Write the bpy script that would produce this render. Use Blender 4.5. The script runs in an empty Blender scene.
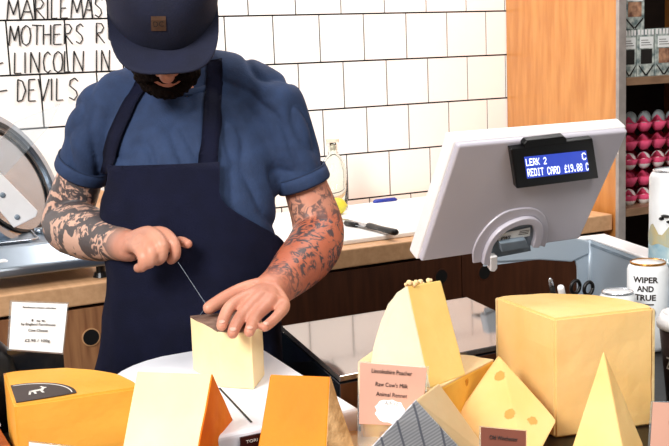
import bpy, bmesh, math, random
from mathutils import Vector, Matrix, noise
from mathutils.bvhtree import BVHTree
random.seed(7)
C = bpy.context.scene.collection
PI = math.pi
# ---------------------------------------------------------------- camera frame
F, CX, CY, H = 1050.0, 334.5, 223.0, 1.55
_vx = Vector((2065, 248, -F))
AX = _vx.normalized()
AZ = Vector((1, .04, 0)).cross(_vx).normalized()
AX = (AX - AZ * AX.dot(AZ)).normalized()
AY = AZ.cross(AX)
RM = Matrix((AX, AY, AZ))                      # camera coords -> world coords
EYE = Vector((0, 0, H))
def ray(px, py): return RM @ Vector((px - CX, -(py - CY), -F)) / F
def onz(px, py, z):
    r = ray(px, py); return EYE + r * ((z - H) / r.z)
def ony(px, py, y):
    r = ray(px, py); return EYE + r * (y / r.y)
def atd(px, py, d): return EYE + ray(px, py) * d
def onplane(px, py, a, b, c):
    n = (b - a).cross(c - a); r = ray(px, py)
    return EYE + r * ((a - EYE).dot(n) / r.dot(n))
cd = bpy.data.cameras.new('camera'); cam = bpy.data.objects.new('camera', cd); C.objects.link(cam)
cd.sensor_width = 36; cd.lens = 36 * F / 669.0; cd.clip_start = .02
cam.matrix_world = Matrix.Translation(EYE) @ RM.to_4x4()
bpy.context.scene.camera = cam

# ---------------------------------------------------------------- materials
def lin(c):
    return tuple((x / 12.92 if x <= .04045 else ((x + .055) / 1.055) ** 2.4) for x in c)
def hexc(h): h = h.lstrip('#'); return lin(tuple(int(h[i:i + 2], 16) / 255 for i in (0, 2, 4))) + (1,)
def mat(name, col, rough=.5, metal=0, noise_amt=.12, scale=30, bump=0, bscale=None, col2=None, stretch=None, spec=None,
        trans=0, ior=1.45, emit=None, es=1, sss=0, alpha=1, coat=0):
    m = bpy.data.materials.new(name); m.use_nodes = True
    nt = m.node_tree; N = nt.nodes; L = nt.links
    b = N['Principled BSDF']
    c = hexc(col)
    b.inputs['Roughness'].default_value = rough; b.inputs['Metallic'].default_value = metal
    if spec is not None: b.inputs['Specular IOR Level'].default_value = spec
    b.inputs['Transmission Weight'].default_value = trans; b.inputs['IOR'].default_value = ior
    b.inputs['Coat Weight'].default_value = coat
    b.inputs['Alpha'].default_value = alpha
    if sss:
        b.inputs['Subsurface Weight'].default_value = sss; b.inputs['Subsurface Scale'].default_value = .01
        b.inputs['Subsurface Radius'].default_value = (1, .4, .2)
    tc = N.new('ShaderNodeTexCoord'); mp = N.new('ShaderNodeMapping')
    L.new(tc.outputs['Object'], mp.inputs['Vector'])
    if stretch: mp.inputs['Scale'].default_value = stretch
    nz = N.new('ShaderNodeTexNoise'); nz.inputs['Scale'].default_value = scale; nz.inputs['Detail'].default_value = 4
    L.new(mp.outputs['Vector'], nz.inputs['Vector'])
    mx = N.new('ShaderNodeMix'); mx.data_type = 'RGBA'
    c2 = hexc(col2) if col2 else tuple(x * (1 - noise_amt * 2) for x in c[:3]) + (1,)
    rp = N.new('ShaderNodeValToRGB'); rp.color_ramp.elements[0].position = .35; rp.color_ramp.elements[1].position = .65
    L.new(nz.outputs['Fac'], rp.inputs['Fac']); L.new(rp.outputs['Color'], mx.inputs['Factor'])
    mx.inputs['A'].default_value = c2; mx.inputs['B'].default_value = c
    L.new(mx.outputs['Result'], b.inputs['Base Color'])
    if emit:
        b.inputs['Emission Color'].default_value = hexc(emit); b.inputs['Emission Strength'].default_value = es
    if bump:
        bp = N.new('ShaderNodeBump'); bp.inputs['Strength'].default_value = bump; bp.inputs['Distance'].default_value = .004
        if bscale:
            nb = N.new('ShaderNodeTexNoise'); nb.inputs['Scale'].default_value = bscale; nb.inputs['Detail'].default_value = 5
            L.new(mp.outputs['Vector'], nb.inputs['Vector']); L.new(nb.outputs['Fac'], bp.inputs['Height'])
        else: L.new(nz.outputs['Fac'], bp.inputs['Height'])
        L.new(bp.outputs['Normal'], b.inputs['Normal'])
    m['mx'] = mx.name
    return m
M = {}
def cheese_mat(name, col, col2, holes=0, bump=.12):
    m = mat(name, col, .55, col2=col2, scale=9, sss=.12, bump=bump, bscale=90, spec=.25)
    if holes:
        nt = m.node_tree; N = nt.nodes; L = nt.links; b = N['Principled BSDF']
        tc = [n for n in N if n.type == 'MAPPING'][0]
        v = N.new('ShaderNodeTexVoronoi'); v.inputs['Scale'].default_value = holes
        nz = N.new('ShaderNodeTexNoise'); nz.inputs['Scale'].default_value = 60
        ad = N.new('ShaderNodeMixRGB'); ad.inputs['Fac'].default_value = .006
        L.new(tc.outputs['Vector'], ad.inputs['Color1']); L.new(nz.outputs['Color'], ad.inputs['Color2'])
        L.new(ad.outputs['Color'], v.inputs['Vector'])
        lt = N.new('ShaderNodeMath'); lt.operation = 'LESS_THAN'; lt.inputs[1].default_value = .24
        L.new(v.outputs['Distance'], lt.inputs[0])
        sep = N.new('ShaderNodeSeparateColor'); L.new(v.outputs['Color'], sep.inputs['Color'])
        g2 = N.new('ShaderNodeMath'); g2.operation = 'LESS_THAN'; g2.inputs[1].default_value = .8
        L.new(sep.outputs['Red'], g2.inputs[0])
        mu = N.new('ShaderNodeMath'); mu.operation = 'MULTIPLY'; L.new(lt.outputs[0], mu.inputs[0]); L.new(g2.outputs[0], mu.inputs[1])
        m2 = N.new('ShaderNodeMix'); m2.data_type = 'RGBA'; L.new(mu.outputs[0], m2.inputs['Factor'])
        old = b.inputs['Base Color'].links[0].from_socket
        L.new(old, m2.inputs['A']); c = hexc(col2); m2.inputs['B'].default_value = (c[0] * .75, c[1] * .62, c[2] * .45, 1)
        L.new(m2.outputs['Result'], b.inputs['Base Color'])
        bp = [n for n in N if n.type == 'BUMP'][0]
        b2 = N.new('ShaderNodeBump'); b2.inputs['Strength'].default_value = 1; b2.inputs['Distance'].default_value = .004; b2.invert = True
        L.new(mu.outputs[0], b2.inputs['Height']); L.new(bp.outputs['Normal'], b2.inputs['Normal']); L.new(b2.outputs['Normal'], b.inputs['Normal'])
    return m
def wood_mat(name, col, col2, stretch=(1, 1, 12), rough=.45, scale=6):
    return mat(name, col, rough, col2=col2, scale=scale, stretch=stretch, bump=.05)
M['tile'] = mat('glazed_tile', '#fbf7f3', .18, noise_amt=.01, scale=3)
M['grout'] = mat('dark_grout', '#0d0b0a', .9, bump=.2)
M['ink'] = mat('black_marker', '#141416', .5)
M['wood_top'] = wood_mat('pale_worktop_wood', '#d6a97f', '#ca9c72', (14, 1.2, 14))
M['wood_edge'] = wood_mat('worktop_edge_wood', '#c79a70', '#b88a60', (2, 8, 14))
M['cab'] = wood_mat('cabinet_veneer_shaded', '#4c2815', '#3d1e0e', (14, 14, 1.2))  # cabinet brown with the man's shade put into the colour
M['cabL'] = wood_mat('cabinet_veneer_lit', '#a5754f', '#84573a', (14, 14, 1.2))  # same cabinets, daylight from the left put into the colour
M['panel'] = wood_mat('orange_plywood', '#c98a48', '#b67434', (6, 6, 1.0), .35)
M['panel_edge'] = mat('grey_laminate_edge', '#a39a95', .6)
M['shelf_in'] = mat('dark_shelf_interior', '#2a2320', .8)
M['shelf'] = wood_mat('shelf_board_wood', '#9c7a5e', '#7f6048', (2, 8, 8))
M['black'] = mat('black_plastic', '#0c0c0e', .35)
M['deck'] = mat('black_slate_deck', '#120d0b', .35, bump=.1)
M['counter'] = mat('dark_counter_front', '#3a2a22', .6)
M['floor'] = mat('grey_floor_vinyl', '#6c6660', .6)
M['skin'] = None
M['shirt'] = mat('blue_cotton', '#283b5e', .85, noise_amt=.12, scale=40, bump=.25, bscale=300)
M['shirt_hem'] = mat('dark_hem', '#1c2c4a', .85)
M['apron'] = mat('navy_canvas', '#131838', .9, noise_amt=.12, scale=25, bump=.3, bscale=400)
M['cap'] = mat('navy_cap_cloth', '#10152f', .85, noise_amt=.15, scale=25, bump=.25, bscale=350)
M['beard'] = mat('dark_beard_hair', '#120a07', .9, spec=.1, scale=80, bump=1, bscale=220)
M['trouser'] = mat('dark_trouser_cloth', '#16181f', .9)
M['shoe'] = mat('black_shoe', '#101010', .5)
M['leather'] = mat('brown_leather_patch', '#6d4f3c', .6)
M['nail'] = mat('fingernail', '#e6ad9a', .35)
M['eye'] = mat('eye_white', '#efe9e4', .2)
M['white_p'] = mat('white_plastic', '#f2f0f0', .35, noise_amt=.02)
M['pos'] = mat('pale_grey_casing', '#c3bfca', .28, noise_amt=.03, scale=5)
M['pos_d'] = mat('blue_grey_plastic', '#7d8b98', .35)
M['steel'] = mat('grey_painted_metal', '#b3c0cc', .33, metal=.2, noise_amt=.05, scale=4)
M['chrome'] = mat('brushed_steel', '#a3adb8', .28, metal=.9, noise_amt=.06, scale=12)
M['blade'] = mat('polished_blade', '#a9b0b8', .25, metal=1, noise_amt=.03)
M['mirror'] = mat('glossy_steel_lid', '#a59c97', .07, metal=.85, noise_amt=.03, scale=6)
M['darkside'] = mat('dark_blue_glass_side', '#10161c', .12, coat=.5)
M['screen'] = mat('lit_blue_display', '#2b3aa0', .3, emit='#3850c0', es=.75)
M['glyph'] = mat('lit_display_text', '#ffffff', .5, emit='#eaf2ff', es=1.3)
M['board'] = mat('white_cutter_board', '#eef0f8', .35, noise_amt=.02)
M['card_w'] = mat('white_card', '#f4f6f6', .6, noise_amt=.02)
M['card_p'] = mat('kraft_pink_card', '#c69480', .6, noise_amt=.05, scale=12)
M['card_b'] = mat('brown_card', '#6e3420', .6, noise_amt=.05)
M['glare'] = mat('painted_glare', '#ffffff', .3, noise_amt=0)
M['text'] = mat('printed_text', '#2c2220', .7)
M['text_w'] = mat('white_print', '#ece8e0', .6)
M['rind_g'] = None
M['white_c'] = mat('matte_white_can', '#eef1f3', .35, noise_amt=.02)
M['gold'] = mat('gold_can_lid', '#c88a3c', .25, metal=.8)
M['silver'] = mat('silver_can_lid', '#d0d4da', .25, metal=.8)
M['can_blue'] = mat('pale_blue_print', '#7fa3b3', .4, col2='#b8c8c8', scale=25)
M['can_gold'] = mat('olive_gold_print', '#b9a97c', .4, col2='#8da3a0', scale=25)
M['cup'] = mat('dark_brown_card_cup', '#2e1a14', .5)
M['pink'] = mat('pink_pulp_tray', '#ee5580', .85, noise_amt=.12, bump=.3, bscale=120)
M['egg'] = mat('pale_eggshell', '#ece6e2', .45)
M['egg_d'] = mat('grey_eggshell', '#8b9294', .4)
M['lemon'] = mat('yellow_lemon_peel', '#d8cf42', .45, bump=.2, bscale=200)
M['glass'] = mat('clear_glass', '#f6fbf8', .03, trans=1, ior=1.3, noise_amt=0)
M['acrylic'] = mat('clear_acrylic', '#eef6fb', .05, trans=.9, ior=1.2, noise_amt=0)
M['cork'] = mat('pale_stopper', '#e8dcc8', .6)
M['bluepen'] = mat('blue_plastic', '#263a9a', .35)
M['crate'] = wood_mat('orange_brown_wood', '#b8652e', '#9a4c1e', (2, 9, 9))
M['pat'] = mat('packet_pattern', '#5d6f70', .6, col2='#c8d0ca', scale=60)
M['food'] = mat('crackers_in_packet', '#c89878', .6, col2='#6d4638', scale=45)
M['slot'] = mat('black_rubber_slot', '#080808', .6)
M['brownlabel'] = mat('dark_brown_plate', '#3c1714', .4)

def skin_material():
    m = mat('tattooed_skin', '#d2987f', .45, col2='#bf7f68', scale=14, sss=.12, bump=.12, bscale=160)
    nt = m.node_tree; N = nt.nodes; L = nt.links; b = N['Principled BSDF']
    mp = [n for n in N if n.type == 'MAPPING'][0]
    at = N.new('ShaderNodeAttribute'); at.attribute_name = 'ink_and_warm_cast'
    sep = N.new('ShaderNodeSeparateColor'); L.new(at.outputs['Color'], sep.inputs['Color'])
    def band(kind, sc, lo, hi, dist=0):
        if kind == 'wave':
            t = N.new('ShaderNodeTexWave'); t.inputs['Scale'].default_value = sc; t.inputs['Distortion'].default_value = dist
            t.inputs['Detail'].default_value = 3; t.inputs['Detail Scale'].default_value = 2; o = t.outputs['Fac']
            t.bands_direction = 'DIAGONAL'
        else:
            t = N.new('ShaderNodeTexNoise'); t.inputs['Scale'].default_value = sc; t.inputs['Detail'].default_value = 3
            t.inputs['Distortion'].default_value = dist; o = t.outputs['Fac']
        L.new(mp.outputs['Vector'], t.inputs['Vector'])
        r = N.new('ShaderNodeMapRange'); r.inputs['From Min'].default_value = lo; r.inputs['From Max'].default_value = hi
        L.new(o, r.inputs['Value']); return r.outputs['Result']
    a = band('wave', 9.5, .45, .6, 10); c = band('noise', 42, .45, .53, 2.5); d = band('noise', 16, .42, .48, 1)
    mxx = N.new('ShaderNodeMath'); mxx.operation = 'MAXIMUM'; L.new(a, mxx.inputs[0])
    mm = N.new('ShaderNodeMath'); mm.operation = 'MULTIPLY'; L.new(c, mm.inputs[0]); L.new(d, mm.inputs[1]); L.new(mm.outputs[0], mxx.inputs[1])
    # left sleeve (red channel) : dense grey ink ; right forearm (green): sparse dark ink ; blue: warm red cast painted into right arm skin
    m1 = N.new('ShaderNodeMath'); m1.operation = 'MULTIPLY'; L.new(mxx.outputs[0], m1.inputs[0]); L.new(sep.outputs['Red'], m1.inputs[1])
    m2 = N.new('ShaderNodeMath'); m2.operation = 'MULTIPLY'; L.new(mm.outputs[0], m2.inputs[0]); L.new(sep.outputs['Green'], m2.inputs[1])
    m3 = N.new('ShaderNodeMath'); m3.operation = 'MAXIMUM'; L.new(m1.outputs[0], m3.inputs[0]); L.new(m2.outputs[0], m3.inputs[1])
    m4 = N.new('ShaderNodeMath'); m4.operation = 'MULTIPLY'; m4.inputs[1].default_value = .92; L.new(m3.outputs[0], m4.inputs[0])
    old = b.inputs['Base Color'].links[0].from_socket
    k0 = N.new('ShaderNodeMix'); k0.data_type = 'RGBA'; L.new(sep.outputs['Blue'], k0.inputs['Factor']); L.new(old, k0.inputs['A']); k0.inputs['B'].default_value = hexc('#b55a3b')
    k = N.new('ShaderNodeMix'); k.data_type = 'RGBA'; L.new(m4.outputs[0], k.inputs['Factor']); kk = N.new('ShaderNodeMix'); kk.data_type = 'RGBA'; L.new(sep.outputs['Red'], kk.inputs['Factor']); L.new(k0.outputs['Result'], kk.inputs['A']); kk.inputs['B'].default_value = hexc('#cfa692'); L.new(kk.outputs['Result'], k.inputs['A']); k.inputs['B'].default_value = hexc('#33383f')
    L.new(k.outputs['Result'], b.inputs['Base Color'])
    return m
M['skin'] = skin_material()
def rind_pattern():
    m = mat('woven_grey_rind', '#dfe0e6', .8, col2='#ececee', scale=30)
    nt = m.node_tree; N = nt.nodes; L = nt.links; b = N['Principled BSDF']
    tc = [n for n in N if n.type == 'TEX_COORD'][0]
    mp = N.new('ShaderNodeMapping'); mp.inputs['Rotation'].default_value = (0, .42, 0)
    L.new(tc.outputs['Object'], mp.inputs['Vector'])
    w = N.new('ShaderNodeTexWave'); w.inputs['Scale'].default_value = 15; w.inputs['Distortion'].default_value = .3; L.new(mp.outputs['Vector'], w.inputs['Vector'])
    w2 = N.new('ShaderNodeTexWave'); w2.inputs['Scale'].default_value = 55; w2.bands_direction = 'Z'; L.new(tc.outputs['Object'], w2.inputs['Vector'])
    mp3 = N.new('ShaderNodeMapping'); mp3.inputs['Rotation'].default_value = (0, -.75, 0); L.new(tc.outputs['Object'], mp3.inputs['Vector'])
    w3 = N.new('ShaderNodeTexWave'); w3.inputs['Scale'].default_value = 62; w3.inputs['Distortion'].default_value = 1; L.new(mp3.outputs['Vector'], w3.inputs['Vector'])
    g = N.new('ShaderNodeMath'); g.operation = 'GREATER_THAN'; g.inputs[1].default_value = .97; L.new(w.outputs['Fac'], g.inputs[0])
    mu = N.new('ShaderNodeMath'); mu.operation = 'MULTIPLY'; L.new(w3.outputs['Fac'], mu.inputs[0]); mu.inputs[1].default_value = .55
    mx = N.new('ShaderNodeMath'); mx.operation = 'MAXIMUM'; L.new(g.outputs[0], mx.inputs[0]); L.new(mu.outputs[0], mx.inputs[1])
    old = b.inputs['Base Color'].links[0].from_socket
    k = N.new('ShaderNodeMix'); k.data_type = 'RGBA'; L.new(mx.outputs[0], k.inputs['Factor']); L.new(old, k.inputs['A']); k.inputs['B'].default_value = hexc('#8d909c')
    L.new(k.outputs['Result'], b.inputs['Base Color'])
    return m
M['rind_g'] = rind_pattern()

# ---------------------------------------------------------------- object helpers
def tag(o, label=None, cat=None, group=None, kind=None):
    if label: o['label'] = label
    if cat: o['category'] = cat
    if group: o['group'] = group
    if kind: o['kind'] = kind
    return o
def obj(name, bm, m, parent=None, smooth=False, bevel=0, seg=2, auto=None):
    bmesh.ops.recalc_face_normals(bm, faces=bm.faces[:])
    me = bpy.data.meshes.new(name); bm.to_mesh(me); bm.free()
    o = bpy.data.objects.new(name, me); C.objects.link(o)
    for x in (m if isinstance(m, (list, tuple)) else [m]): me.materials.append(x)
    if smooth:
        for p in me.polygons: p.use_smooth = True
    if bevel:
        b = o.modifiers.new('bevel', 'BEVEL'); b.width = bevel; b.segments = seg; b.limit_method = 'ANGLE'; b.angle_limit = .6
        b.harden_normals = False
    if parent:
        o.parent = parent; o.matrix_parent_inverse = Matrix.Translation(-parent.location) if parent.type == 'EMPTY' else Matrix()
    return o
def thing(name, label, cat, loc=(0, 0, 0), group=None):
    o = bpy.data.objects.new(name, None); C.objects.link(o); o.location = loc; o.empty_display_size = .05
    return tag(o, label, cat, group)
def BM(): return bmesh.new()
def box(bm, lo, hi):
    vs = [bm.verts.new((x, y, z)) for z in (lo[2], hi[2]) for y in (lo[1], hi[1]) for x in (lo[0], hi[0])]
    for f in ((0, 1, 3, 2), (4, 6, 7, 5), (0, 4, 5, 1), (2, 3, 7, 6), (0, 2, 6, 4), (1, 5, 7, 3)): bm.faces.new([vs[i] for i in f])
    return vs
def prism(bm, pts, off):
    """pts: planar loop; extruded by vector off"""
    a = [bm.verts.new(p) for p in pts]; b = [bm.verts.new(Vector(p) + Vector(off)) for p in pts]
    n = len(pts); bm.faces.new(a); bm.faces.new(b[::-1])
    for i in range(n): bm.faces.new((a[i], b[i], b[(i + 1) % n], a[(i + 1) % n]))
def hull(bm, pts):
    vs = [bm.verts.new(p) for p in pts]
    r = bmesh.ops.convex_hull(bm, input=vs)
    for v in bm.verts[:]:
        if not v.link_faces: bm.verts.remove(v)
    bmesh.ops.dissolve_limit(bm, angle_limit=.035, verts=bm.verts[:], edges=bm.edges[:])
def rings(bm, rs, cap=True):
    """rs: list of vertex-loops of equal length"""
    vs = [[bm.verts.new(p) for p in r] for r in rs]; n = len(rs[0])
    for a, b in zip(vs, vs[1:]):
        for i in range(n): bm.faces.new((a[i], a[(i + 1) % n], b[(i + 1) % n], b[i]))
    if cap: bm.faces.new(vs[0][::-1]); bm.faces.new(vs[-1])
def ell(c, a, b, n=24):
    return [Vector(c) + Vector(a) * math.cos(2 * PI * i / n) + Vector(b) * math.sin(2 * PI * i / n) for i in range(n)]
def frame(d):
    d = Vector(d).normalized(); u = Vector((0, 0, 1)) if abs(d.z) < .9 else Vector((0, 1, 0))
    a = d.cross(u).normalized(); return a, a.cross(d).normalized()
def tube(bm, pts, rad, n=12, cap=True):
    pts = [Vector(p) for p in pts]; rr = rad if isinstance(rad, (list, tuple)) else [rad] * len(pts)
    rs = []; a0 = None
    for i, p in enumerate(pts):
        d = (pts[min(i + 1, len(pts) - 1)] - pts[max(i - 1, 0)]).normalized()
        if a0 is None: a0, _ = frame(d)
        a0 = (a0 - d * a0.dot(d)).normalized(); b = d.cross(a0)
        rs.append(ell(p, a0 * rr[i], b * rr[i], n))
    rings(bm, rs, cap)
def cr(pts, k=6):
    """catmull-rom resample of (vec, radius) list"""
    P = [(Vector(p), r) for p, r in pts]; out = []
    for i in range(len(P) - 1):
        p0, p1, p2, p3 = P[max(i - 1, 0)], P[i], P[i + 1], P[min(i + 2, len(P) - 1)]
        for j in range(k):
            t = j / k
            f = lambda a, b, c, d: .5 * ((2 * b) + (c - a) * t + (2 * a - 5 * b + 4 * c - d) * t * t + (3 * b - a - 3 * c + d) * t ** 3)
            out.append((f(p0[0], p1[0], p2[0], p3[0]), f(p0[1], p1[1], p2[1], p3[1])))
    out.append(P[-1]); return out
def ball(bm, c, r, n=16, m=None):
    mt = Matrix.Translation(Vector(c)) @ (m.to_4x4() if m else Matrix()) @ (Matrix.Diagonal((r[0], r[1], r[2], 1)) if isinstance(r, (tuple, list)) else Matrix.Diagonal((r, r, r, 1)))
    bmesh.ops.create_uvsphere(bm, u_segments=n, v_segments=n // 2 + 2, radius=1, matrix=mt)
def chain(bm, pts, k=6, n=16):
    q = cr(pts, k); tube(bm, [p for p, r in q], [max(r, .002) for p, r in q], n)
    ball(bm, q[0][0], q[0][1] * .99, n); ball(bm, q[-1][0], q[-1][1] * .99, n)
def lathe(bm, c, prof, n=32, axis=None):
    c = Vector(c); rs = []
    for r, z in prof: rs.append([c + Vector((r * math.cos(2 * PI * i / n), r * math.sin(2 * PI * i / n), z)) for i in range(n)])
    rings(bm, rs)
def voxel(bm, size, smooth_it=4, fac=.5):
    """union of closed shapes -> one continuous surface"""
    me = bpy.data.meshes.new('tmp'); bmesh.ops.recalc_face_normals(bm, faces=bm.faces[:]); bm.to_mesh(me); bm.free()
    o = bpy.data.objects.new('tmp', me); C.objects.link(o)
    r = o.modifiers.new('r', 'REMESH'); r.mode = 'VOXEL'; r.voxel_size = size
    s = o.modifiers.new('s', 'SMOOTH'); s.iterations = smooth_it; s.factor = fac
    dg = bpy.context.evaluated_depsgraph_get(); ev = o.evaluated_get(dg)
    out = bmesh.new(); out.from_mesh(ev.to_mesh()); ev.to_mesh_clear()
    bpy.data.objects.remove(o); bpy.data.meshes.remove(me)
    return out
FONT = None
def text_mesh(s, size, width=None, height=None, shear=0, bold=0):
    cu = bpy.data.curves.new('t', 'FONT'); cu.body = s; cu.size = size; cu.extrude = .0002; cu.shear = shear
    cu.align_x = 'CENTER'; cu.align_y = 'CENTER'; cu.resolution_u = 3; cu.offset = size * bold
    o = bpy.data.objects.new('t', cu); C.objects.link(o)
    dg = bpy.context.evaluated_depsgraph_get(); me = bpy.data.meshes.new_from_object(o.evaluated_get(dg))
    bpy.data.objects.remove(o)
    bm = bmesh.new(); bm.from_mesh(me); bpy.data.meshes.remove(me)
    xs = [v.co.x for v in bm.verts]; ys = [v.co.y for v in bm.verts]
    if xs and width:
        cx = (max(xs) + min(xs)) / 2; sx = width / (max(xs) - min(xs)); sy = height / (max(ys) - min(ys)) if height else 1; cy = (max(ys) + min(ys)) / 2
        for v in bm.verts: v.co.x = (v.co.x - cx) * sx; v.co.y = (v.co.y - cy) * sy
    return bm
def text_on(name, s, c, right, up, size, m, parent, width=None, height=None):
    bm = text_mesh(s, size, width, height)
    right = Vector(right).normalized(); up = Vector(up); up = (up - right * up.dot(right)).normalized(); nn = right.cross(up)
    for v in bm.verts: v.co = Vector(c) + right * v.co.x + up * v.co.y + nn * (v.co.z + .0006)
    return obj(name, bm, m, parent)
def quad_prism(name, p, th, m, parent=None, bevel=0, **k):
    """p: 4 corners (near face); thickness away from camera"""
    n = (p[1] - p[0]).cross(p[2] - p[0]).normalized()
    if n.dot(p[0] - EYE) < 0: n = -n
    bm = BM(); prism(bm, p, n * th); return obj(name, bm, m, parent, bevel=bevel, **k)

# ---------------------------------------------------------------- the room
WY = 2.798                       # tiled wall
TP, RZ = .1486, .1388            # tile pitch
fl = BM(); box(fl, (-2.2, -1.2, -.05), (3.6, WY + .1, 0)); tag(obj('floor', fl, M['floor']), kind='structure')
w = BM(); box(w, (-2.2, WY, 0), (3.6, WY + .1, 2.9)); wall = tag(obj('wall_back', w, M['grout']), kind='structure')
wt = BM()
z0 = 1.5375 - RZ * 6
for r in range(14):
    zb = z0 + r * RZ
    ph = (.517 if (r - 6) % 2 == 0 else .517 + TP * .5)
    x = ph - TP * 18
    while x < 3.5:
        if zb > .6 and zb + RZ < 2.9:
            g = .0024
            box(wt, (x + g, WY - .004, zb + g), (x + TP - g, WY + .004, zb + RZ - g))
        x += TP
obj('tile_field', wt, M['tile'], wall)
w = BM(); box(w, (-2.3, -1.2, 0), (-2.2, WY + .1, 2.9)); tag(obj('wall_left', w, mat('pale_plaster', '#e8e2da', .9)), kind='structure')
w = BM(); box(w, (3.6, -1.2, 0), (3.7, WY + .1, 2.9)); tag(obj('wall_right', w, mat('pale_plaster_b', '#cfc4b8', .9)), kind='structure')

# hand lettering on the tiles: stroke font drawn as marker lines
ST = {
 'M': [[(0, 0), (.12, 1), (.5, .25), (.85, 1), (1, 0)]], 'A': [[(0, 0), (.5, 1), (1, 0)], [(.2, .38), (.8, .38)]],
 'R': [[(.05, 0), (.05, 1), (.6, .98), (.85, .78), (.6, .55), (.08, .5), (.95, 0)]], 'I': [[(.5, 0), (.5, 1)]],
 'L': [[(.1, 1), (.05, 0), (.9, .02)]], 'E': [[(.9, 1), (.1, .98), (.08, 0), (.95, .02)], [(.1, .5), (.75, .52)]],
 'S': [[(.9, .85), (.6, 1), (.2, .88), (.15, .65), (.75, .4), (.85, .2), (.55, 0), (.1, .12)]],
 'O': [[(.5, 1), (.15, .85), (.02, .5), (.15, .12), (.5, 0), (.85, .12), (.98, .5), (.85, .87), (.5, 1)]],
 'T': [[(0, 1), (1, .98)], [(.5, 1), (.48, 0)]], 'H': [[(.05, 1), (.05, 0)], [(.95, 1), (.95, 0)], [(.05, .5), (.95, .52)]],
 'N': [[(.05, 0), (.08, 1), (.9, .02), (.95, 1)]], 'C': [[(.92, .85), (.6, 1), (.2, .85), (.05, .5), (.2, .12), (.6, 0), (.95, .12)]],
 'D': [[(.05, 0), (.08, 1), (.6, .92), (.95, .5), (.6, .06), (.05, 0)]], 'V': [[(.02, 1), (.45, 0), (1, 1)]],
 'U': [[(.05, 1), (.1, .2), (.5, 0), (.9, .2), (.95, 1)]], '-': [[(0, .45), (1, .55)]]}
def letters(items):
    bm = BM()
    for ch, x0, x1, y0, y1 in items:
        for s in ST[ch]:
            pts = []
            for u, v in s:
                if ch == 'I': u = .5
                p = ony(x0 + (x1 - x0) * u, y1 + (y0 - y1) * v, WY - .0078); pts.append(p)
            for a, b in zip(pts, pts[1:]):
                tube(bm, [a, b], .0018, 6)
    obj('wall_lettering', bm, M['ink'], wall)
def row(s, xs, y0, y1): return [(c, a, b, y0 + (a * -.03), y1 + (a * -.03)) for c, (a, b) in zip(s, xs)]
letters(row('MARILEMASS', [(7, 20), (21, 33), (35, 45), (46, 49), (51, 58), (60, 68), (71, 83), (84, 93), (94, 103), (106, 115)], 0, 20))
letters(row('MOTHERSRU', [(9, 20), (21, 31), (32, 42), (43, 51), (53, 62), (64, 73), (75, 84), (96, 105), (108, 117)], 26, 46))
letters(row('-LINCOLNIN', [(-6, 3), (14, 22), (23, 27), (30, 40), (43, 51), (53, 63), (64, 71), (73, 84), (95, 98), (101, 110)], 53, 74))
letters(row('-DEVILS', [(-6, 7), (17, 26), (28, 36), (38, 49), (50, 53), (56, 64), (68, 79)], 80, 102))

# ---------------------------------------------------------------- back counter and cabinets
ZC = 1.106; ZB = 1.062; YF = 2.137
bm = BM(); box(bm, (-1.6, YF, ZB), (1.935, WY - .008, ZC))
tag(obj('worktop', bm, [M['wood_top']], bevel=.003), 'long pale wooden worktop along the tiled wall behind the person', 'worktop')
def cabinet(x0, x1, doors, m, label, hole=None):
    t = thing('base_cabinet', label, 'cabinet', ((x0 + x1) / 2, 2.4, 0), 'cabinets under the worktop' )
    b = BM(); box(b, (x0, YF + .03, 0), (x1, WY - .01, ZB - .004)); obj('cabinet_body', b, M['shelf_in'], t)
    for a, c, hx, hz in doors:
        d = BM(); box(d, (a + .0015, YF + .008, .08), (c - .0015, YF + .028, ZB - .008))
        dd = obj('door', d, m, t, bevel=.001, seg=1)
        if hx:
            h = BM(); lathe(h, (0, 0, 0), [(.017, -.002), (.017, .004)], 28)
            for v in h.verts: v.co = Vector((hx + v.co.x, YF + .0075 - v.co.z * .3, hz + v.co.y))
            obj('finger_hole', h, M['slot'], dd)
            r = BM(); n = 28
            rs = []
            for rr, yy in ((.017, YF + .006), (.0195, YF + .0062), (.0195, YF + .009), (.017, YF + .009)):
                rs.append([Vector((hx + rr * math.cos(2 * PI * i / n), yy, hz + rr * math.sin(2 * PI * i / n))) for i in range(n)])
            rings(r, rs + [rs[0]], False); obj('hole_rim', r, M['wood_edge'] if m is M['cabL'] else m, dd)
def hp(px, py):
    p = ony(px, py, YF); return p.x, p.z
xs = ony(464, 280, YF).x
h1 = hp(92, 338); h2 = hp(443, 277); h3 = hp(486, 273)
cabinet(-.75, .72, [(-.75, -.02, -.1, h1[1]), (-.02, .72, *h1)], M['cabL'], 'brown cabinet in lit tone with round finger hole left of the apron')
cabinet(.725, 1.93, [(.725, xs, *h2), (xs, 1.93, *h3)], M['cab'], 'brown double-door cabinet in shaded tone with round finger holes behind the till')

# ---------------------------------------------------------------- shelf unit at the right
pA = Vector((2.078, WY - .01, 0)); pB = Vector((1.938, YF - .01, 0))
t = thing('shelf_unit', 'tall orange plywood shelf unit standing at the right against the tiled wall', 'shelf', (2.0, 2.4, 0))
b = BM(); prism(b, [pA, pB, pB + Vector((.018, 0, 0)), pA + Vector((.018, 0, 0))], (0, 0, 2.75)); obj('side_panel', b, M['panel'], t)
q = ony(615, 60, YF - .012).x; q2 = ony(621.5, 60, YF - .012).x
b = BM(); box(b, (1.9365, YF - .022, 0), (1.9365 + .024, YF - .010, 2.75)); obj('edge_strip', b, M['panel_edge'], t)
b = BM(); box(b, (2.10, WY - .022, 0), (2.75, WY - .01, 2.75)); obj('back_panel', b, M['shelf_in'], t)
b = BM(); box(b, (2.75, YF - .01, 0), (2.77, WY - .01, 2.75)); obj('side_panel', b, M['panel'], t)
XS = 1.962
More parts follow.
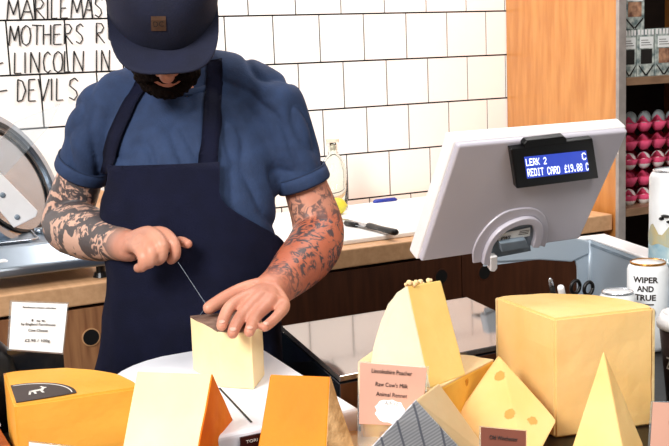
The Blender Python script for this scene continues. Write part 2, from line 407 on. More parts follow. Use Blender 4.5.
zsh1 = ony(640, 77, YF - .01).z; zsh2 = ony(640, 207, YF - .01).z
for i, zz in enumerate((zsh1, zsh2, .6, .1, 2.2)):
    b = BM(); prism(b, [Vector((XS, YF - .018, zz - .02)), Vector((2.75, YF - .018, zz - .02)), Vector((2.75, WY - .022, zz - .02)), Vector((2.10, WY - .022, zz - .02))], (0, 0, .02)); obj('shelf_board', b, M['shelf'], t)

def packet(px0, px1, pytop, zb, label, yf=YF + .01, content='food'):
    x0 = ony(px0, pytop, yf).x; x1 = ony(px1, pytop, yf).x - .001; zt = ony((px0 + px1) / 2, pytop, yf).z
    t = thing('food_packet', label, 'packet', ((x0 + x1) / 2, yf + .03, zb), 'patterned packets on the top shelf')
    b = BM(); box(b, (x0, yf, zb), (x1, yf + .07, zt)); obj('carton', b, M['pat'], t, bevel=.001, seg=1)
    h = zt - zb; w_ = x1 - x0
    b = BM(); box(b, (x0 + w_ * .2, yf - .001, zb + h * .27), (x1 - w_ * .16, yf, zb + h * .58)); obj('window', b, M[content], t)
    b = BM(); box(b, (x0 + w_ * .14, yf - .0014, zb + h * .6), (x1 - w_ * .1, yf, zb + h * .84)); obj('printed_label', b, M['card_w'], t)
    b = BM()
    for k in range(3): box(b, (x0 + w_ * .2, yf - .0018, zb + h * (.66 + k * .05)), (x1 - w_ * (.2 + .1 * k), yf - .001, zb + h * (.672 + k * .05)))
    obj('print_line', b, M['text'], t)
    b = BM()
    for k in range(5):
        a = x0 + w_ * (k / 5.0 + .03); box(b, (a, yf - .0016, zb + h * .88), (a + w_ * .1, yf, zb + h * .99))
    obj('stripe_band', b, M['white_p'], t)
    b = BM()
    for s in (-1, 1):
        cxx = (x0 + x1) / 2
        prism(b, [(cxx, yf - .0012, zb + h * .04), (cxx + s * w_ * .42, yf - .0012, zb + h * .25), (cxx + s * w_ * .42, yf - .0012, zb + h * .22), (cxx + s * .003, yf - .0012, zb + h * .012)], (0, .0012, 0))
    obj('chevron', b, M['black'], t)
    return zt
zp = packet(622, 637, 30, zsh1, 'patterned packet left end of shelf row beside plywood panel', content='black')
packet(637.5, 655, 29, zsh1, 'patterned packet in the middle of the shelf row', content='black')
packet(655.5, 673, 28, zsh1, 'patterned packet with biscuits in window at right of shelf row')
packet(673.5, 690, 27, zsh1, 'patterned packet at far right end of shelf row, mostly outside the frame')
packet(624, 645, -18, zp + .001, 'patterned packet lying on top of the shelf row')

ny = YF + .02
zt = zsh2
trays = [204, 185, 168, 150, 134]
for k in range(5):
    ztr = zsh2 + k * .0495
    t = thing('egg_tray', ['pink egg tray at the bottom of the stack', 'pink egg tray second from the bottom of the stack', 'pink egg tray in the middle of the stack', 'pink egg tray second from the top of the stack', 'pink egg tray on top of the stack under grey eggs'][k], 'egg tray', (2.15, ny + .1, ztr), 'stacked pink egg trays')
    b = BM(); P = .052; nx_, nyy = 6, 3; x_0 = XS + .045
    # cup grid surface: sinusoidal pulp tray
    G = 6; vs = {}
    for i in range(nx_ * G + 1):
        for j in range(nyy * G + 1):
            xx = i / G; yy = j / G
            hgt = .017 * (math.cos(2 * PI * xx) * .5 + math.cos(2 * PI * yy) * .5) + .018
            if j == 0: hgt = .010 * math.cos(2 * PI * xx) + .031
            vs[i, j] = b.verts.new((x_0 + xx * P, ny + yy * P, ztr + .006 + hgt))
    for i in range(nx_ * G):
        for j in range(nyy * G): b.faces.new((vs[i, j], vs[i + 1, j], vs[i + 1, j + 1], vs[i, j + 1]))
    ex = bmesh.ops.solidify(b, geom=b.faces[:], thickness=.0025)
    obj('pulp_tray', b, M['pink'], t, smooth=True)
    b = BM(); 
    for i in range(nx_): lathe(b, (x_0 + (i + .5) * P, ny + .022, ztr), [(.010, 0.001), (.018, .012), (.023, .026)], 14)
    obj('front_cups', b, M['pink'], t, smooth=True)
    if k in (0, 2, 4):
        for i in range(4 if k != 4 else 4):
            for jj in range(1 if k != 4 else 2):
                b = BM(); ball(b, (0, 0, 0), (.019, .019, .024 if k != 4 else .026), 18)
                o = obj('egg', b, M['egg'] if k != 4 else M['egg_d'], None, smooth=True)
                o.location = (x_0 + (i + .5) * P, ny + .022 + jj * P, ztr + (.020 if k != 4 else .028)); 
                tag(o, ('grey egg in the top pink tray' if k == 4 else 'white egg in the bottom pink tray' if k == 0 else 'white egg in the middle pink tray'), 'egg', 'eggs in pink tray level %s' % ['one', 'two', 'three', 'four', 'five'][k])

# ---------------------------------------------------------------- front counter
ZD = 1.02
t = thing('serving_counter', 'dark serving counter with slate top carrying the cheeses in the foreground', 'counter', (.8, 1.2, 0))
b = BM(); box(b, (-.9, .62, ZD - .03), (2.4, 1.645, ZD)); obj('counter_top', b, M['deck'], t, bevel=.003)
b = BM(); box(b, (-.88, .66, 0), (2.38, 1.60, ZD - .03)); obj('counter_body', b, M['counter'], t)

# ---------------------------------------------------------------- cheeses
def cheese(name, pts, m, label, rind=None, rm=None, bevel=.0035, cat='cheese', rname='rind', amp=.0006, extra=None):
    """convex block; rind = list of test functions on face (normal, centre) choosing the rind faces"""
    t = thing(name, label, cat, (sum((Vector(p) for p in pts), Vector()) / len(pts)) * 1.0)
    t.location.z = min(Vector(p).z for p in pts)
    b = BM(); hull(b, pts)
    bmesh.ops.recalc_face_normals(b, faces=b.faces[:])
    rf = []
    if rind:
        for f in b.faces:
            if rind(f.normal, f.calc_center_median()): rf.append(([v.co.copy() for v in f.verts], f.normal.copy()))
    bmesh.ops.bevel(b, geom=b.edges[:] , offset=bevel, segments=2, affect='EDGES', profile=.6)
    bmesh.ops.triangulate(b, faces=[f for f in b.faces if len(f.verts) > 4])
    for _ in range(2): bmesh.ops.subdivide_edges(b, edges=[e for e in b.edges if e.calc_length() > .012], cuts=1, use_grid_fill=True)
    for v in b.verts:
        v.co += v.normal * noise.noise(v.co * 45) * amp if v.normal.length else Vector()
    o = obj('cheese_paste', b, m, t)
    for vs, nn in rf:
        r = BM(); c = sum(vs, Vector()) / len(vs)
        prism(r, [c + (v - c) * .995 - nn * .001 for v in vs], nn * .0022)
        bmesh.ops.triangulate(r, faces=[f for f in r.faces if len(f.verts) > 4])
        bmesh.ops.subdivide_edges(r, edges=[e for e in r.edges if e.calc_length() > .01], cuts=3, use_grid_fill=True)
        for v in r.verts: v.co += nn * noise.noise(v.co * 80) * .0016
        obj(rname, r, rm, t)
    if extra: extra(t)
    return t
def down(p, z): return Vector((p.x, p.y, z))
towards = lambda n, c: n.dot(EYE - c) > 0
CH = {
 'big': cheese_mat('pale_yellow_cheddar', '#f5cb88', '#efc076'),
 'poacher': cheese_mat('tall_pale_cheese', '#fbd684', '#f5cb74', holes=0),
 'white': cheese_mat('lit_white_face', '#f1e6cb', '#eadfc0'),  # tall wedge's left side, its blown-out light put into the colour
 'amber': cheese_mat('amber_cheese', '#eebb55', '#dfa23c', holes=31),
 'holes': cheese_mat('cream_holed_cheese', '#efc688', '#e8ba72', holes=31),
 'leic': cheese_mat('orange_leicester', '#f08a00', '#e67c00', bump=.12),
 'gold': cheese_mat('golden_gouda', '#edaa46', '#e69e3a', holes=0),
 'pale': cheese_mat('very_pale_cheese', '#f3ddb2', '#efd5a2'),
 'cream': cheese_mat('cream_cheese_block', '#f1d2a4', '#eac794')}
RB = mat('brown_mottled_rind', '#cfa676', .85, spec=.2, col2='#9c7448', scale=35, bump=.8, bscale=90)
RO = mat('orange_red_rind', '#e67c14', .8, spec=.2, col2='#d9660c', scale=20, bump=.3, bscale=60)
RW = mat('pale_rind', '#e6cc98', .8, col2='#d6b67e', scale=45, bump=.5, bscale=90)
RD = mat('dark_brown_rind', '#4e352b', .8, col2='#8f7060', scale=28, bump=.9, bscale=70)

# quarter wheels (sector prisms)
def sector(name, c, r, a0, a1, z0_, z1_, m, rmat, label, steps=20, cat='cheese'):
    c = Vector(c)
    t = thing(name, label, cat, (c.x + .05, c.y + .05, z0_))
    arc = [Vector((c.x + r * math.cos(a0 + (a1 - a0) * i / steps), c.y + r * math.sin(a0 + (a1 - a0) * i / steps), z0_)) for i in range(steps + 1)]
    b = BM(); prism(b, [Vector((c.x, c.y, z0_))] + arc, (0, 0, z1_ - z0_))
    bmesh.ops.bevel(b, geom=[e for e in b.edges if e.calc_length() > r * .5 or abs((e.verts[0].co - e.verts[1].co).z) < 1e-5], offset=.003, segments=2, affect='EDGES')
    bmesh.ops.triangulate(b, faces=[f for f in b.faces if len(f.verts) > 4])
    for _ in range(3): bmesh.ops.subdivide_edges(b, edges=[e for e in b.edges if e.calc_length() > .012], cuts=1, use_grid_fill=True)
    for v in b.verts: v.co += v.normal * noise.noise(v.co * 30) * .0012
    obj('cheese_paste', b, m, t)
    b = BM(); o_ = []
    for i in range(steps + 1):
        a = a0 + (a1 - a0) * i / steps; d = Vector((math.cos(a), math.sin(a), 0))
        o_.append([c * 1 + d * (r - .001) + Vector((0, 0, 0)), c + d * (r + .0025)])
    rs = [[Vector((p.x, p.y, z0_ + .001)), Vector((q.x, q.y, z0_ + .001)), Vector((q.x, q.y, z1_ - .003)), Vector((p.x, p.y, z1_ - .001))] for p, q in o_]
    rings(b, rs); obj('rind', b, rmat, t)
    return t
R = math.radians
sector('cheese_quarter_wheel', (.890, 1.096, 0), .150, R(-13), R(85), ZD, 1.190, CH['big'], RW,
       'large pale yellow quarter wheel of cheese, biggest block at the right')
ta = sector('cheese_quarter_wheel', (.222, 1.372, 0), .163, R(-7), R(84.5), ZD, 1.118, CH['gold'], RB,
       'golden orange quarter wheel with a black round label on top, far left')
# label on the left quarter
b = BM(); lc = Vector((.234, 1.388, 1.1187)); r = .072
arc = [lc + Vector((r * math.cos(R(a)), r * math.sin(R(a)), 0)) for a in range(-12, 93, 6)]
prism(b, [Vector((.226, 1.377, 1.1187))] + arc, (0, 0, .0006)); lab = obj('round_label', b, mat('black_brown_label', '#33221e', .5), ta, )
b = BM()
for r0, r1, rr, aa0, aa1 in ((.0655, .067, 0, -8, 90),):
    P0 = [lc + Vector((r1 * math.cos(R(a)), r1 * math.sin(R(a)), .0007)) for a in range(aa0, aa1, 6)]
    P1 = [lc + Vector((r0 * math.cos(R(a)), r0 * math.sin(R(a)), .0007)) for a in range(aa0, aa1, 6)]
    prism(b, P0 + P1[::-1], (0, 0, .0003))
obj('label_ring', b, M['text_w'], lab)
b = BM()   # small white goat silhouette
gx = lc + Vector((.026, .026, .0007))
def gp(u, v): return gx + Vector((1, -.05, 0)) * u * .001 + Vector((.1, 1, 0)) * v * .001
for poly in ([(-10, 2), (6, 4), (9, 9), (14, 9), (14, 6), (10, 4), (9, -3), (-10, -4)], [(-10, 0), (-7, 0), (-9, -14), (-12, -14)], [(-5, -2), (-2, -2), (-1, -14), (-4, -14)],
             [(4, -2), (7, -2), (9, -14), (6, -14)], [(9, 8), (12, 9), (8, 16), (6, 15)]):
    prism(b, [gp(*p) for p in poly], (0, 0, .0003))
obj('goat_emblem', b, M['text_w'], lab)
for k, (ww, an) in enumerate((('FARMHOUSE', 30), ('GOUDA', 62))):
    pass

# pale wedge with orange end
A = onz(137, 371, 1.165); B = onz(212, 374, 1.165); E = onz(108, 525, ZD); D = onplane(183, 528, A, B, E); D.z = max(D.z, ZD)
F_ = onz(212, 492, ZD); Cc = onplane(234, 425, B, D, F_)
cheese('cheese_wedge', [A, B, E, D, F_, Cc, Cc + (A - B), F_ + (E - D)], CH['pale'],
       'very pale cheese wedge with glowing orange end face, second from the left', lambda n, c: towards(n, c) and n.dot((B - A).normalized()) > .6, RO, bevel=.002)
# orange wedge with mottled rind end
A = onz(270, 374, 1.15); B = onz(330, 376, 1.15); E = onz(250, 492, ZD); D = onplane(324, 494, A, B, E)
F_ = onz(364, 478, ZD)
cheese('cheese_wedge', [A, B, E, D, F_, F_ + (E - D)], CH['leic'],
       'bright orange cheese wedge with mottled brown rind, in front of white cutting board', lambda n, c: towards(n, c) and n.dot((B - A).normalized()) > .5, RB, bevel=.002)
# low amber piece with the tall wedge on it
ZF = 1.112
tp = [onz(*p, ZF) for p in ((358.5, 362), (372, 352), (467, 355.5), (494, 360), (434, 391), (361, 392))]
lowc = cheese('cheese_wedge', tp + [down(p, ZD) for p in tp], CH['amber'], 'low amber holed cheese beneath the tall pale wedge', lambda n, c: n.z > .9 or (towards(n, c) and n.x < -.6), CH['cream'])
Mm = onz(430, 388, ZF + .001); Rr = onz(466, 375, ZF + .001); Ll = onz(371.5, 366, ZF + .001)
up = Mm + Vector((0, 0, 1))
prof = [onplane(*p, Mm, Ll, up) for p in ((407, 286), (398, 292), (389, 304), (382, 319), (376.5, 337), (373, 352))] + [Ll, Mm]
T2 = onplane(441, 280, Mm, Rr, prof[0]); off = T2 - prof[0]
tall = cheese('cheese_wedge', prof + [p + off for p in prof[:-2]] + [Ll + (Rr - Mm), Rr], CH['poacher'], 'tall pale yellow wedge standing upright on a lower cheese, tallest of all',
       lambda n, c: abs(n.dot((Ll - Mm).cross(Vector((0, 0, 1))).normalized())) > .96 and towards(n, c), CH['white'], bevel=.002, rname='cut_face')
b = BM()
for i in range(16):
    f = random.random(); p = prof[0].lerp(T2, f * .8) + Vector((random.uniform(-.006, .006), random.uniform(-.004, .006), random.uniform(-.001, .003)))
    ball(b, p, random.uniform(.002, .0048), 8)
obj('rind_crumbs', b, CH['cream'], tall)
# grey patterned wedge
P = onz(416, 400, 1.142); Q = onz(439, 383, 1.142); a_ = onz(340, 480, ZD); b_ = onplane(478, 467, P, a_, P + Vector((1, -.2, 0)))
b_ = onz(482, 471, ZD); c_ = onz(496, 462, ZD)
cheese('cheese_wedge', [P, Q, a_, b_, c_, a_ + (Q - P) * .5], CH['cream'], 'grey woven-rind cheese wedge with cream cut side, front centre',
       lambda n, c: towards(n, c) and n.dot((Q - P).normalized()) < -.35 and n.z < .7, M['rind_g'], bevel=.002, rname='woven_rind')
# yellow holed wedge
V = onz(498, 355, 1.13)
cheese('cheese_wedge', [V, onz(500, 357, 1.13), onz(434, 447, ZD), onz(528, 474, ZD), onz(557, 420, 1.065), onz(536, 458, ZD), onz(505, 432, ZD)], CH['holes'],
       'yellow holed cheese wedge with brown price card, left of the largest block', bevel=.002)
# pointed wedge at right front
V = onz(603.5, 349, 1.165)
cheese('cheese_wedge', [V, onz(563, 476, ZD), onz(630, 484, ZD), onz(643, 444, 1.045), onz(646, 462, ZD), onz(618, 440, ZD)], CH['big'],
       'narrow pointed yellow cheese wedge in front of the largest block', bevel=.002)
# little cream offcut
tp = [onz(*p, 1.05) for p in ((348, 429), (385, 433), (392, 446), (342, 446))]
cheese('cheese_offcut', tp + [down(p, ZD) for p in tp], CH['cream'], 'small cream cheese offcut between orange wedge and grey-rind wedge')

# ---------------------------------------------------------------- cutter board, the cut cheese and the wire
ZP = 1.08
t = thing('cheese_cutter', 'white cheese cutting board with rounded corner and black slot under the held cheese', 'cheese cutter', (.5, 1.4, ZD))
b = BM()
o_ = [(.395, 1.21), (.645, 1.205), (.650, 1.41), (.656, 1.54)]
for i in range(7):
    a = R(0 + i * 15); o_.append((.606 + .05 * math.cos(a), 1.545 + .072 * math.sin(a)))
for i in range(1, 9):
    a = R(90 + i * 11); o_.append((.53 + .16 * math.cos(a), 1.455 + .163 * math.sin(a)))
prism(b, [Vector((x, y, ZD + .001)) for x, y in o_], (0, 0, ZP - ZD - .001)); obj('board', b, M['board'], t, bevel=.006, seg=3)
s0 = onz(223, 392, ZP + .0004); s1 = onz(251.5, 422.4, ZP + .0004); d = (s1 - s0).normalized(); sd = Vector((-d.y, d.x, 0)) * .0014
s0 = s0 - d * .02
b = BM(); prism(b, [s0 + sd, s1 + sd, s1 - sd, s0 - sd], (0, 0, .0006)); obj('wire_slot', b, M['slot'], t)
p0 = ony(240, 437.5, 1.2045); p1 = ony(262, 434, 1.2045)
b = BM(); box(b, (p0.x, 1.2035, ZD + .012), (p1.x + .01, 1.206, p0.z)); pl = obj('name_plate', b, M['brownlabel'], t)
text_on('plate_lettering', 'TORI', ((p0.x + p1.x) / 2, 1.2033, p0.z - .007), (1, 0, 0), (0, 0, 1), .01, M['text_w'], pl, .016, .004)

cb = [(.516, 1.507), (.519, 1.399), (.556, 1.360), (.597, 1.415), (.603, 1.485)]
ZK = 1.165
cpts = [Vector((x, y, z)) for x, y in cb for z in (ZP + .0005, ZK)]
cheese('cheese_block', cpts, CH['pale'], 'cream cheese block with brown top rind held under the hand on the cutter', lambda n, c: n.z > .9, RD, bevel=.002)
w0 = atd(178, 262, 1.70); w1 = Vector((.512, 1.49, 1.165)) + Vector((0, 0.01, .01))
w1 = atd(207, 306, 1.62)
b = BM(); tube(b, [w0, w1, Vector((.53, 1.50, ZK + .002))], .00035, 6)
t = thing('cheese_wire', 'thin cheese wire pulled from the raised fist down to the held cheese', 'cheese wire', w1)
obj('wire', b, M['pos_d'], t)

# ---------------------------------------------------------------- price cards
def card(name, corners, m, label, lines=(), tm=None, cat='price card', clear=True, extra=0):
    c = corners; ctr = sum(c, Vector()) / 4
    t = thing(name, label, cat, (ctr.x, ctr.y, ZD))
    quad_prism('card', c, .0008, m, t)
    rt = (c[1] - c[0]); upv = (c[0] - c[3]); wd = rt.length; hh = upv.length
    nrm = rt.cross(upv).normalized()
    if nrm.dot(EYE - ctr) < 0: nrm = -nrm
    for s, v, wf, hf in lines:
        cc = ctr + upv * v + nrm * .0004
        text_on('printed_line', s, cc, rt, upv, .006, tm or M['text'], t, wd * wf, hh * hf)
    if clear:
        g = [ctr + (p - ctr) * 1.06 for p in c]
        k = BM(); prism(k, [p - nrm * .002 for p in g], -nrm * .0015); obj('clear_holder', k, M['acrylic'], t)
        bl = (g[3] + g[2]) / 2; k = BM()
        prism(k, [Vector((g[3].x, g[3].y, ZD + .0005)), Vector((g[2].x, g[2].y, ZD + .0005)), Vector((g[2].x + .01, g[2].y + .04, ZD + .0005)), Vector((g[3].x + .01, g[3].y + .04, ZD + .0005))], (0, 0, .003))
        obj('holder_foot', k, M['acrylic'], t)
        if g[3].z > ZD + .01:
            k = BM(); prism(k, [g[3] - nrm * .003, g[2] - nrm * .003, Vector((g[2].x, g[2].y, ZD + .003)) - nrm * .003, Vector((g[3].x, g[3].y, ZD + .003)) - nrm * .003], -nrm * .002)
            obj('holder_stem', k, M['darkside'] if extra else M['acrylic'], t)
    return t, c, nrm
yc = 1.575
cs = [ony(12, 302, yc + .012), ony(67.5, 304, yc + .012), ony(62.5, 353, yc), ony(9, 349, yc)]
card('price_card', cs, M['card_w'], 'white printed price card in clear holder behind the black-labelled cheese',
     [('1st', .14, .25, .05), ('by England Farmhouse', .05, .62, .07), ('Cow Cheese', -.07, .35, .06), ('£2.95 / 100g', -.30, .45, .08), ('farmhouse cheese selection', .42, .6, .04)], extra=1)
d1 = onz(360, 363, 1.088); dd = d1.y - .02
cs = [atd(360, 362.5, 1.352), atd(427, 368, 1.342), atd(421, 426, 1.325), atd(359, 424, 1.335)]
tcard, c, nrm = card('price_card', cs, M['card_p'], 'pink-brown price card reading Lincolnshire Poacher in front of the tall wedge',
     [('Lincolnshire Poacher', .37, .6, .07), ("Raw Cow's Milk", .16, .48, .07), ('Animal Rennet', 0, .46, .07), ('Alford', -.14, .2, .07)])
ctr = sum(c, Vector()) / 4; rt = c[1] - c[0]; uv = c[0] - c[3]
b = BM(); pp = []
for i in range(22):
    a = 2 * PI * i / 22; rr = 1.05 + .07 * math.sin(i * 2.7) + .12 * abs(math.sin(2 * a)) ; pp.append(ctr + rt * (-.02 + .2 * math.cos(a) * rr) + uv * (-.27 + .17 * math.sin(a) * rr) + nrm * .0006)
prism(b, pp, nrm * .0004); obj('painted_glare', b, M['glare'], tcard)  # white patch painted as glare on the card
cs = [atd(481, 427, 1.20), atd(526, 431, 1.20), atd(526, 474, 1.18), atd(481, 470, 1.18)]
card('price_card', cs, M['card_b'], 'dark brown price card at bottom edge leaning on the holed yellow wedge', [('Old Winchester', .28, .62, .1)])
cs = [atd(653, 402, 1.18), atd(700, 404, 1.18), atd(700, 455, 1.16), atd(650, 452, 1.16)]
card('price_card', cs, M['card_p'], 'pink-brown price card at the right edge beside the pointed wedge', [('Mayfield', .1, .3, .08)])
cs = [atd(29, 442.5, 1.27), atd(75, 448, 1.25), atd(75, 485, 1.25), atd(29, 480, 1.27)]
card('price_card', cs, M['card_w'], 'white price card barely showing before the golden quarter wheel', [('Gouda', .1, .4, .15)])

# ---------------------------------------------------------------- steel-lidded box on the deck
zt = 1.085
q = [onz(281, 326, zt), onz(467, 297, zt), onz(504, 316, zt), onz(339.5, 376.5, zt)]
q[2] = q[1] + (q[3] - q[0]) * .95
t = thing('display_box', 'low dark box with shiny reflective lid behind the tall cheese wedge', 'box', (q[0] + q[2]) / 2)
t.location.z = ZD
b = BM(); prism(b, [down(p, ZD + .001) for p in q], (0, 0, zt - ZD - .012)); obj('box_body', b, M['darkside'], t, bevel=.002)
b = BM(); prism(b, [down(p, zt - .009) for p in q], (0, 0, .009)); obj('shiny_lid', b, M['mirror'], t, bevel=.0015)
fr = q[3]; f2 = q[2]
b = BM(); dn = (q[3] - q[0]).normalized(); prism(b, [down(fr, ZD + .004) + dn * .001, down(f2, ZD + .004) + dn * .001, down(f2, zt - .012) + dn * .001, down(fr, zt - .012) + dn * .001], dn * .003)
obj('front_panel', b, M['cab'], t)

# ---------------------------------------------------------------- metal till stand
ZL = 1.150
s0 = onz(482, 256, ZL); s1 = onz(590, 240, ZL); s2 = onz(650, 262, ZL); s2 = s1 + (s2 - s1) * 1.9
s0 = Vector((s0.x, s1.y, ZL))
s0.x = ony(484, 255, s1.y).x
tstand = t = thing('till_stand', 'grey bent-metal till stand with rounded cut-out standing on the counter', 'stand', (s1.x, s1.y, ZD))
b = BM()
yb = s1.y
pts = [(s0.x, ZL), (s1.x, ZL), (s1.x, ZD)]
ca = ony(578, 292, yb); ct = ony(500, 263, yb)
zc_ = ct.z - .006; rc = .035
pts.append((ca.x, ZD))
for i in range(9):
    a = R(i * 90 / 8); pts.append((ca.x - rc + rc * math.cos(a), zc_ - rc + rc * math.sin(a)))
pts += [(s0.x, zc_ + .004)]
prism(b, [Vector((x, yb, z)) for x, z in pts], (0, .004, 0)); obj('rear_panel', b, M['steel'], t)
sd = (s2 - s1).normalized(); sn = Vector((-sd.y, sd.x, 0))
b = BM(); prism(b, [down(s1, ZD), down(s2, ZD), down(s2, ZL), down(s1, ZL)], sn * .004); obj('side_panel', b, M['steel'], t)
# rounded corner joining the two
b = BM(); tube(b, [down(s1, ZD + .0), down(s1, ZL)], .006, 16); obj('corner_bend', b, M['steel'], t, smooth=True)
w_ = .055
b = BM(); prism(b, [Vector((s0.x, yb, ZL)), Vector((s1.x, yb, ZL)), s2 + Vector((0, 0, 0)), s2 + sn * w_, s1 + sn * w_ + Vector((0, .03, 0)), Vector((s0.x, yb + .05, ZL))], (0, 0, .006))
obj('top_flange', b, M['white_p'], t, bevel=.002)
b = BM(); e0 = down(s1, ZL - .012) - sn * .0006; e1 = down(s2, ZL - .012) - sn * .0006
prism(b, [e0, e1, e1 + Vector((0, 0, .006)), e0 + Vector((0, 0, .006))], sn * -.001); obj('shadow_gap', b, M['pos_d'], t)

# ---------------------------------------------------------------- POS screen
P0 = atd(421, 262, 1.7)
best = None
for i in range(100):
    for j in range(70):
        tt = -.1 + i * .005; hh = .05 + j * .005
        p = P0 + Vector((0, -tt, hh)) - EYE; c_ = RM.transposed() @ p
        e = math.hypot(CX + F * c_.x / -c_.z - 458, CY - F * c_.y / -c_.z - 146)
        if best is None or e < best[0]: best = (e, tt, hh)
_, tt, hh = best
W = .334
ex = Vector((1, 0, 0)); eu = Vector((0, -tt, hh)); en = ex.cross(eu).normalized()     # en points away from / towards?
if en.dot(P0 - EYE) < 0: en = -en                      # away from camera
L_ = eu.length; eu = eu.normalized()
def S(u, v, dpt=0): return P0 + ex * (u * W) + eu * (v * L_) + en * dpt
t = thing('till_terminal', 'white till screen with customer display, tilted back towards the tiled wall', 'till', (S(.5, 0).x, S(.5, 0).y, ZL))
b = BM()
TH = .026
prism(b, [S(0, 0), S(.985, 0), S(1, 1), S(0, 1)], en * TH)
obj('screen_housing', b, M['pos'], t, bevel=.004, seg=3)
b = BM(); prism(b, [S(-.012, -.012, TH * .35), S(1.0, -.012, TH * .35), S(1.008, 1.012, TH * .35), S(-.012, 1.012, TH * .35)], en * TH); obj('front_bezel', b, M['white_p'], t, bevel=.004, seg=3)
b = BM(); prism(b, [S(.03, .05, TH * 1.35), S(.97, .05, TH * 1.35), S(.97, .95, TH * 1.35), S(.03, .95, TH * 1.35)], en * .001); obj('touch_screen', b, M['black'], t)
# customer display
def onS(px, py): return onplane(px, py, S(0, 0), S(1, 0), S(0, 1))
nn = -en
def onL(px, py, h): return onplane(px, py, S(0, 0) + nn * h, S(1, 0) + nn * h, S(0, 1) + nn * h)
cdp = [onL(x, y, .011) for x, y in ((511, 149.5), (593, 139), (599, 178.5), (517, 189))]
b = BM(); prism(b, cdp, nn * -.012); dsp = obj('customer_display', b, M['black'], t, bevel=.002)
b = BM(); prism(b, [onL(x, y, .0105) for x, y in ((524, 144.5), (527, 141), (564, 136.5), (567, 139), (567, 150), (525, 153))], nn * -.011); obj('display_hood', b, M['black'], dsp, bevel=.001)
dp = [onL(x, y, .0112) for x, y in ((524, 157), (586, 150.5), (589, 171), (527, 178.5))]
b = BM(); prism(b, dp, nn * .0004); scr = obj('display_screen', b, M['screen'], dsp)
GL = {'L': '1111111 0000001 0000001 0000001 0000001', 'E': '1111111 1001001 1001001 1001001 1000001', 'R': '1111111 1001000 1001100 1001010 0110001',
 'K': '1111111 0001000 0010100 0100010 1000001', '2': '0100001 1000011 1000101 1001001 0110001', 'C': '0111110 1000001 1000001 1000001 0100010',
 'D': '1111111 1000001 1000001 1000001 0111110', 'I': '0000000 1000001 1111111 1000001 0000000', 'T': '1000000 1000000 1111111 1000000 1000000',
 'A': '0111111 1001000 1001000 1001000 0111111', '£': '0001001 0111111 1001001 1001001 0100001', '1': '0000000 0100001 1111111 0000001 0000000',
 '9': '0110000 1001001 1001001 1001010 0111100', '.': '0000000 0000011 0000011 0000000 0000000', '8': '0110110 1001001 1001001 1001001 0110110', ' ': '0000000 0000000 0000000 0000000 0000000'}
def dots(s, o, ux, uy, cw, ch):
    b = BM()
    for i, c_ in enumerate(s):
        for x, col in enumerate(GL[c_].split()):
            y = 0
            while y < 7:
                if col[y] == '1':
                    y2 = y
                    while y2 < 7 and col[y2] == '1': y2 += 1
                    p = o + ux * (i * 6 + x) * cw - uy * y * ch
                    prism(b, [p, p + ux * cw, p + ux * cw - uy * (y2 - y) * ch, p - uy * (y2 - y) * ch], nn * .0003); y = y2
                y += 1
    obj('display_text', b, M['glyph'], scr)
def dline(s, px0, px1, pyt, hpx):
    o = onplane(px0, pyt, *dq); e = onplane(px1, pyt - (px1 - px0) * .095, *dq); dwn = onplane(px0 + hpx * .13, pyt + hpx, *dq)
    n_ = len(s) * 6 - 1; dots(s, o, (e - o).normalized(), (o - dwn).normalized(), (e - o).length / n_, (o - dwn).length / 7)
dq = [p + nn * .0006 for p in dp[:3]]
dline('LERK 2', 525.5, 546, 159, 7); dline('C', 581.5, 585.5, 153, 7)
dline('REDIT CARD', 527, 559.5, 169, 7.5); dline('£19.88 C', 564, 588, 165, 7.5)
def dtext(s, px0, px1, py, hpx):
    a = onS(px0, py) + nn * .0121; c_ = onS(px1, py - (px1 - px0) * .095) + nn * .0121
    text_on('display_text', s, (a + c_) / 2 , ex, eu, .01, M['glyph'], scr, (c_ - a).length, hpx * 1.62 / F)
# arched swivel housing on the back
AV = 1.3
def arch(px, py, r0, r1, d0, d1, name, m, a0=-15, a1=195, parent=None):
    c = onS(px, py); rs = []
    k = 1.66 / F
    outer = [c + ex * (r1 * k * math.cos(R(a))) + eu * (r1 * AV * k * math.sin(R(a))) for a in range(a0, a1 + 1, 7)]
    inner = [c + ex * (r0 * k * math.cos(R(a))) + eu * (r0 * AV * k * math.sin(R(a))) for a in range(a0, a1 + 1, 7)]
    b = BM(); prism(b, [p + nn * d0 for p in outer] + [p + nn * d0 for p in inner[::-1]], nn * (d1 - d0)); return obj(name, b, m, parent or t, bevel=.0015)
AO = [(480, 261), (482, 250), (487, 238), (495, 228), (505, 221), (514, 217), (523, 214.6), (531, 215), (536.5, 218), (539.5, 223), (540, 230), (538, 238), (536, 244)]
def dens(L): return [(p.x, p.y) for p, q in cr([((x, y, 0), 0) for x, y in L], 4)]
AO = dens(AO)
AI = [(529.5, 244), (531.5, 237), (532, 229), (530, 223.5), (526, 221.3), (519, 221.6), (511.8, 223.6), (503, 228), (496, 234), (490, 243), (487.5, 253), (486, 262)]
AI = dens(AI)
def parc(pts, h0, h1, name, m, **k):
    n_ = len(pts)
    b = BM(); prism(b, [onL(x, y, h0) for x, y in pts], nn * (h1 - h0)); return obj(name, b, m, t, **k)
parc(AO + AI, -.001, .010, 'swivel_arch', M['pos'], bevel=.0018)
parc(dens([(472, 262), (472, 250), (478, 236), (489, 222), (504, 211), (522, 207), (535, 208), (544, 215), (547, 226), (546, 238), (544, 246)]) + AO[::-1], -.001, .003, 'arch_flare', M['pos'], bevel=.0025)
parc([(x, y) for x, y in AI[:-1]] + [(488, 258), (530, 250)], -.0005, .002, 'swivel_recess', M['pos_d'])
lp = [onL(x, y, .0035) for x, y in ((497.5, 234), (530, 227.2), (529.5, 235.5), (498, 242.5))]
b = BM(); prism(b, lp, nn * .001); lb = obj('serial_label', b, M['card_w'], t)
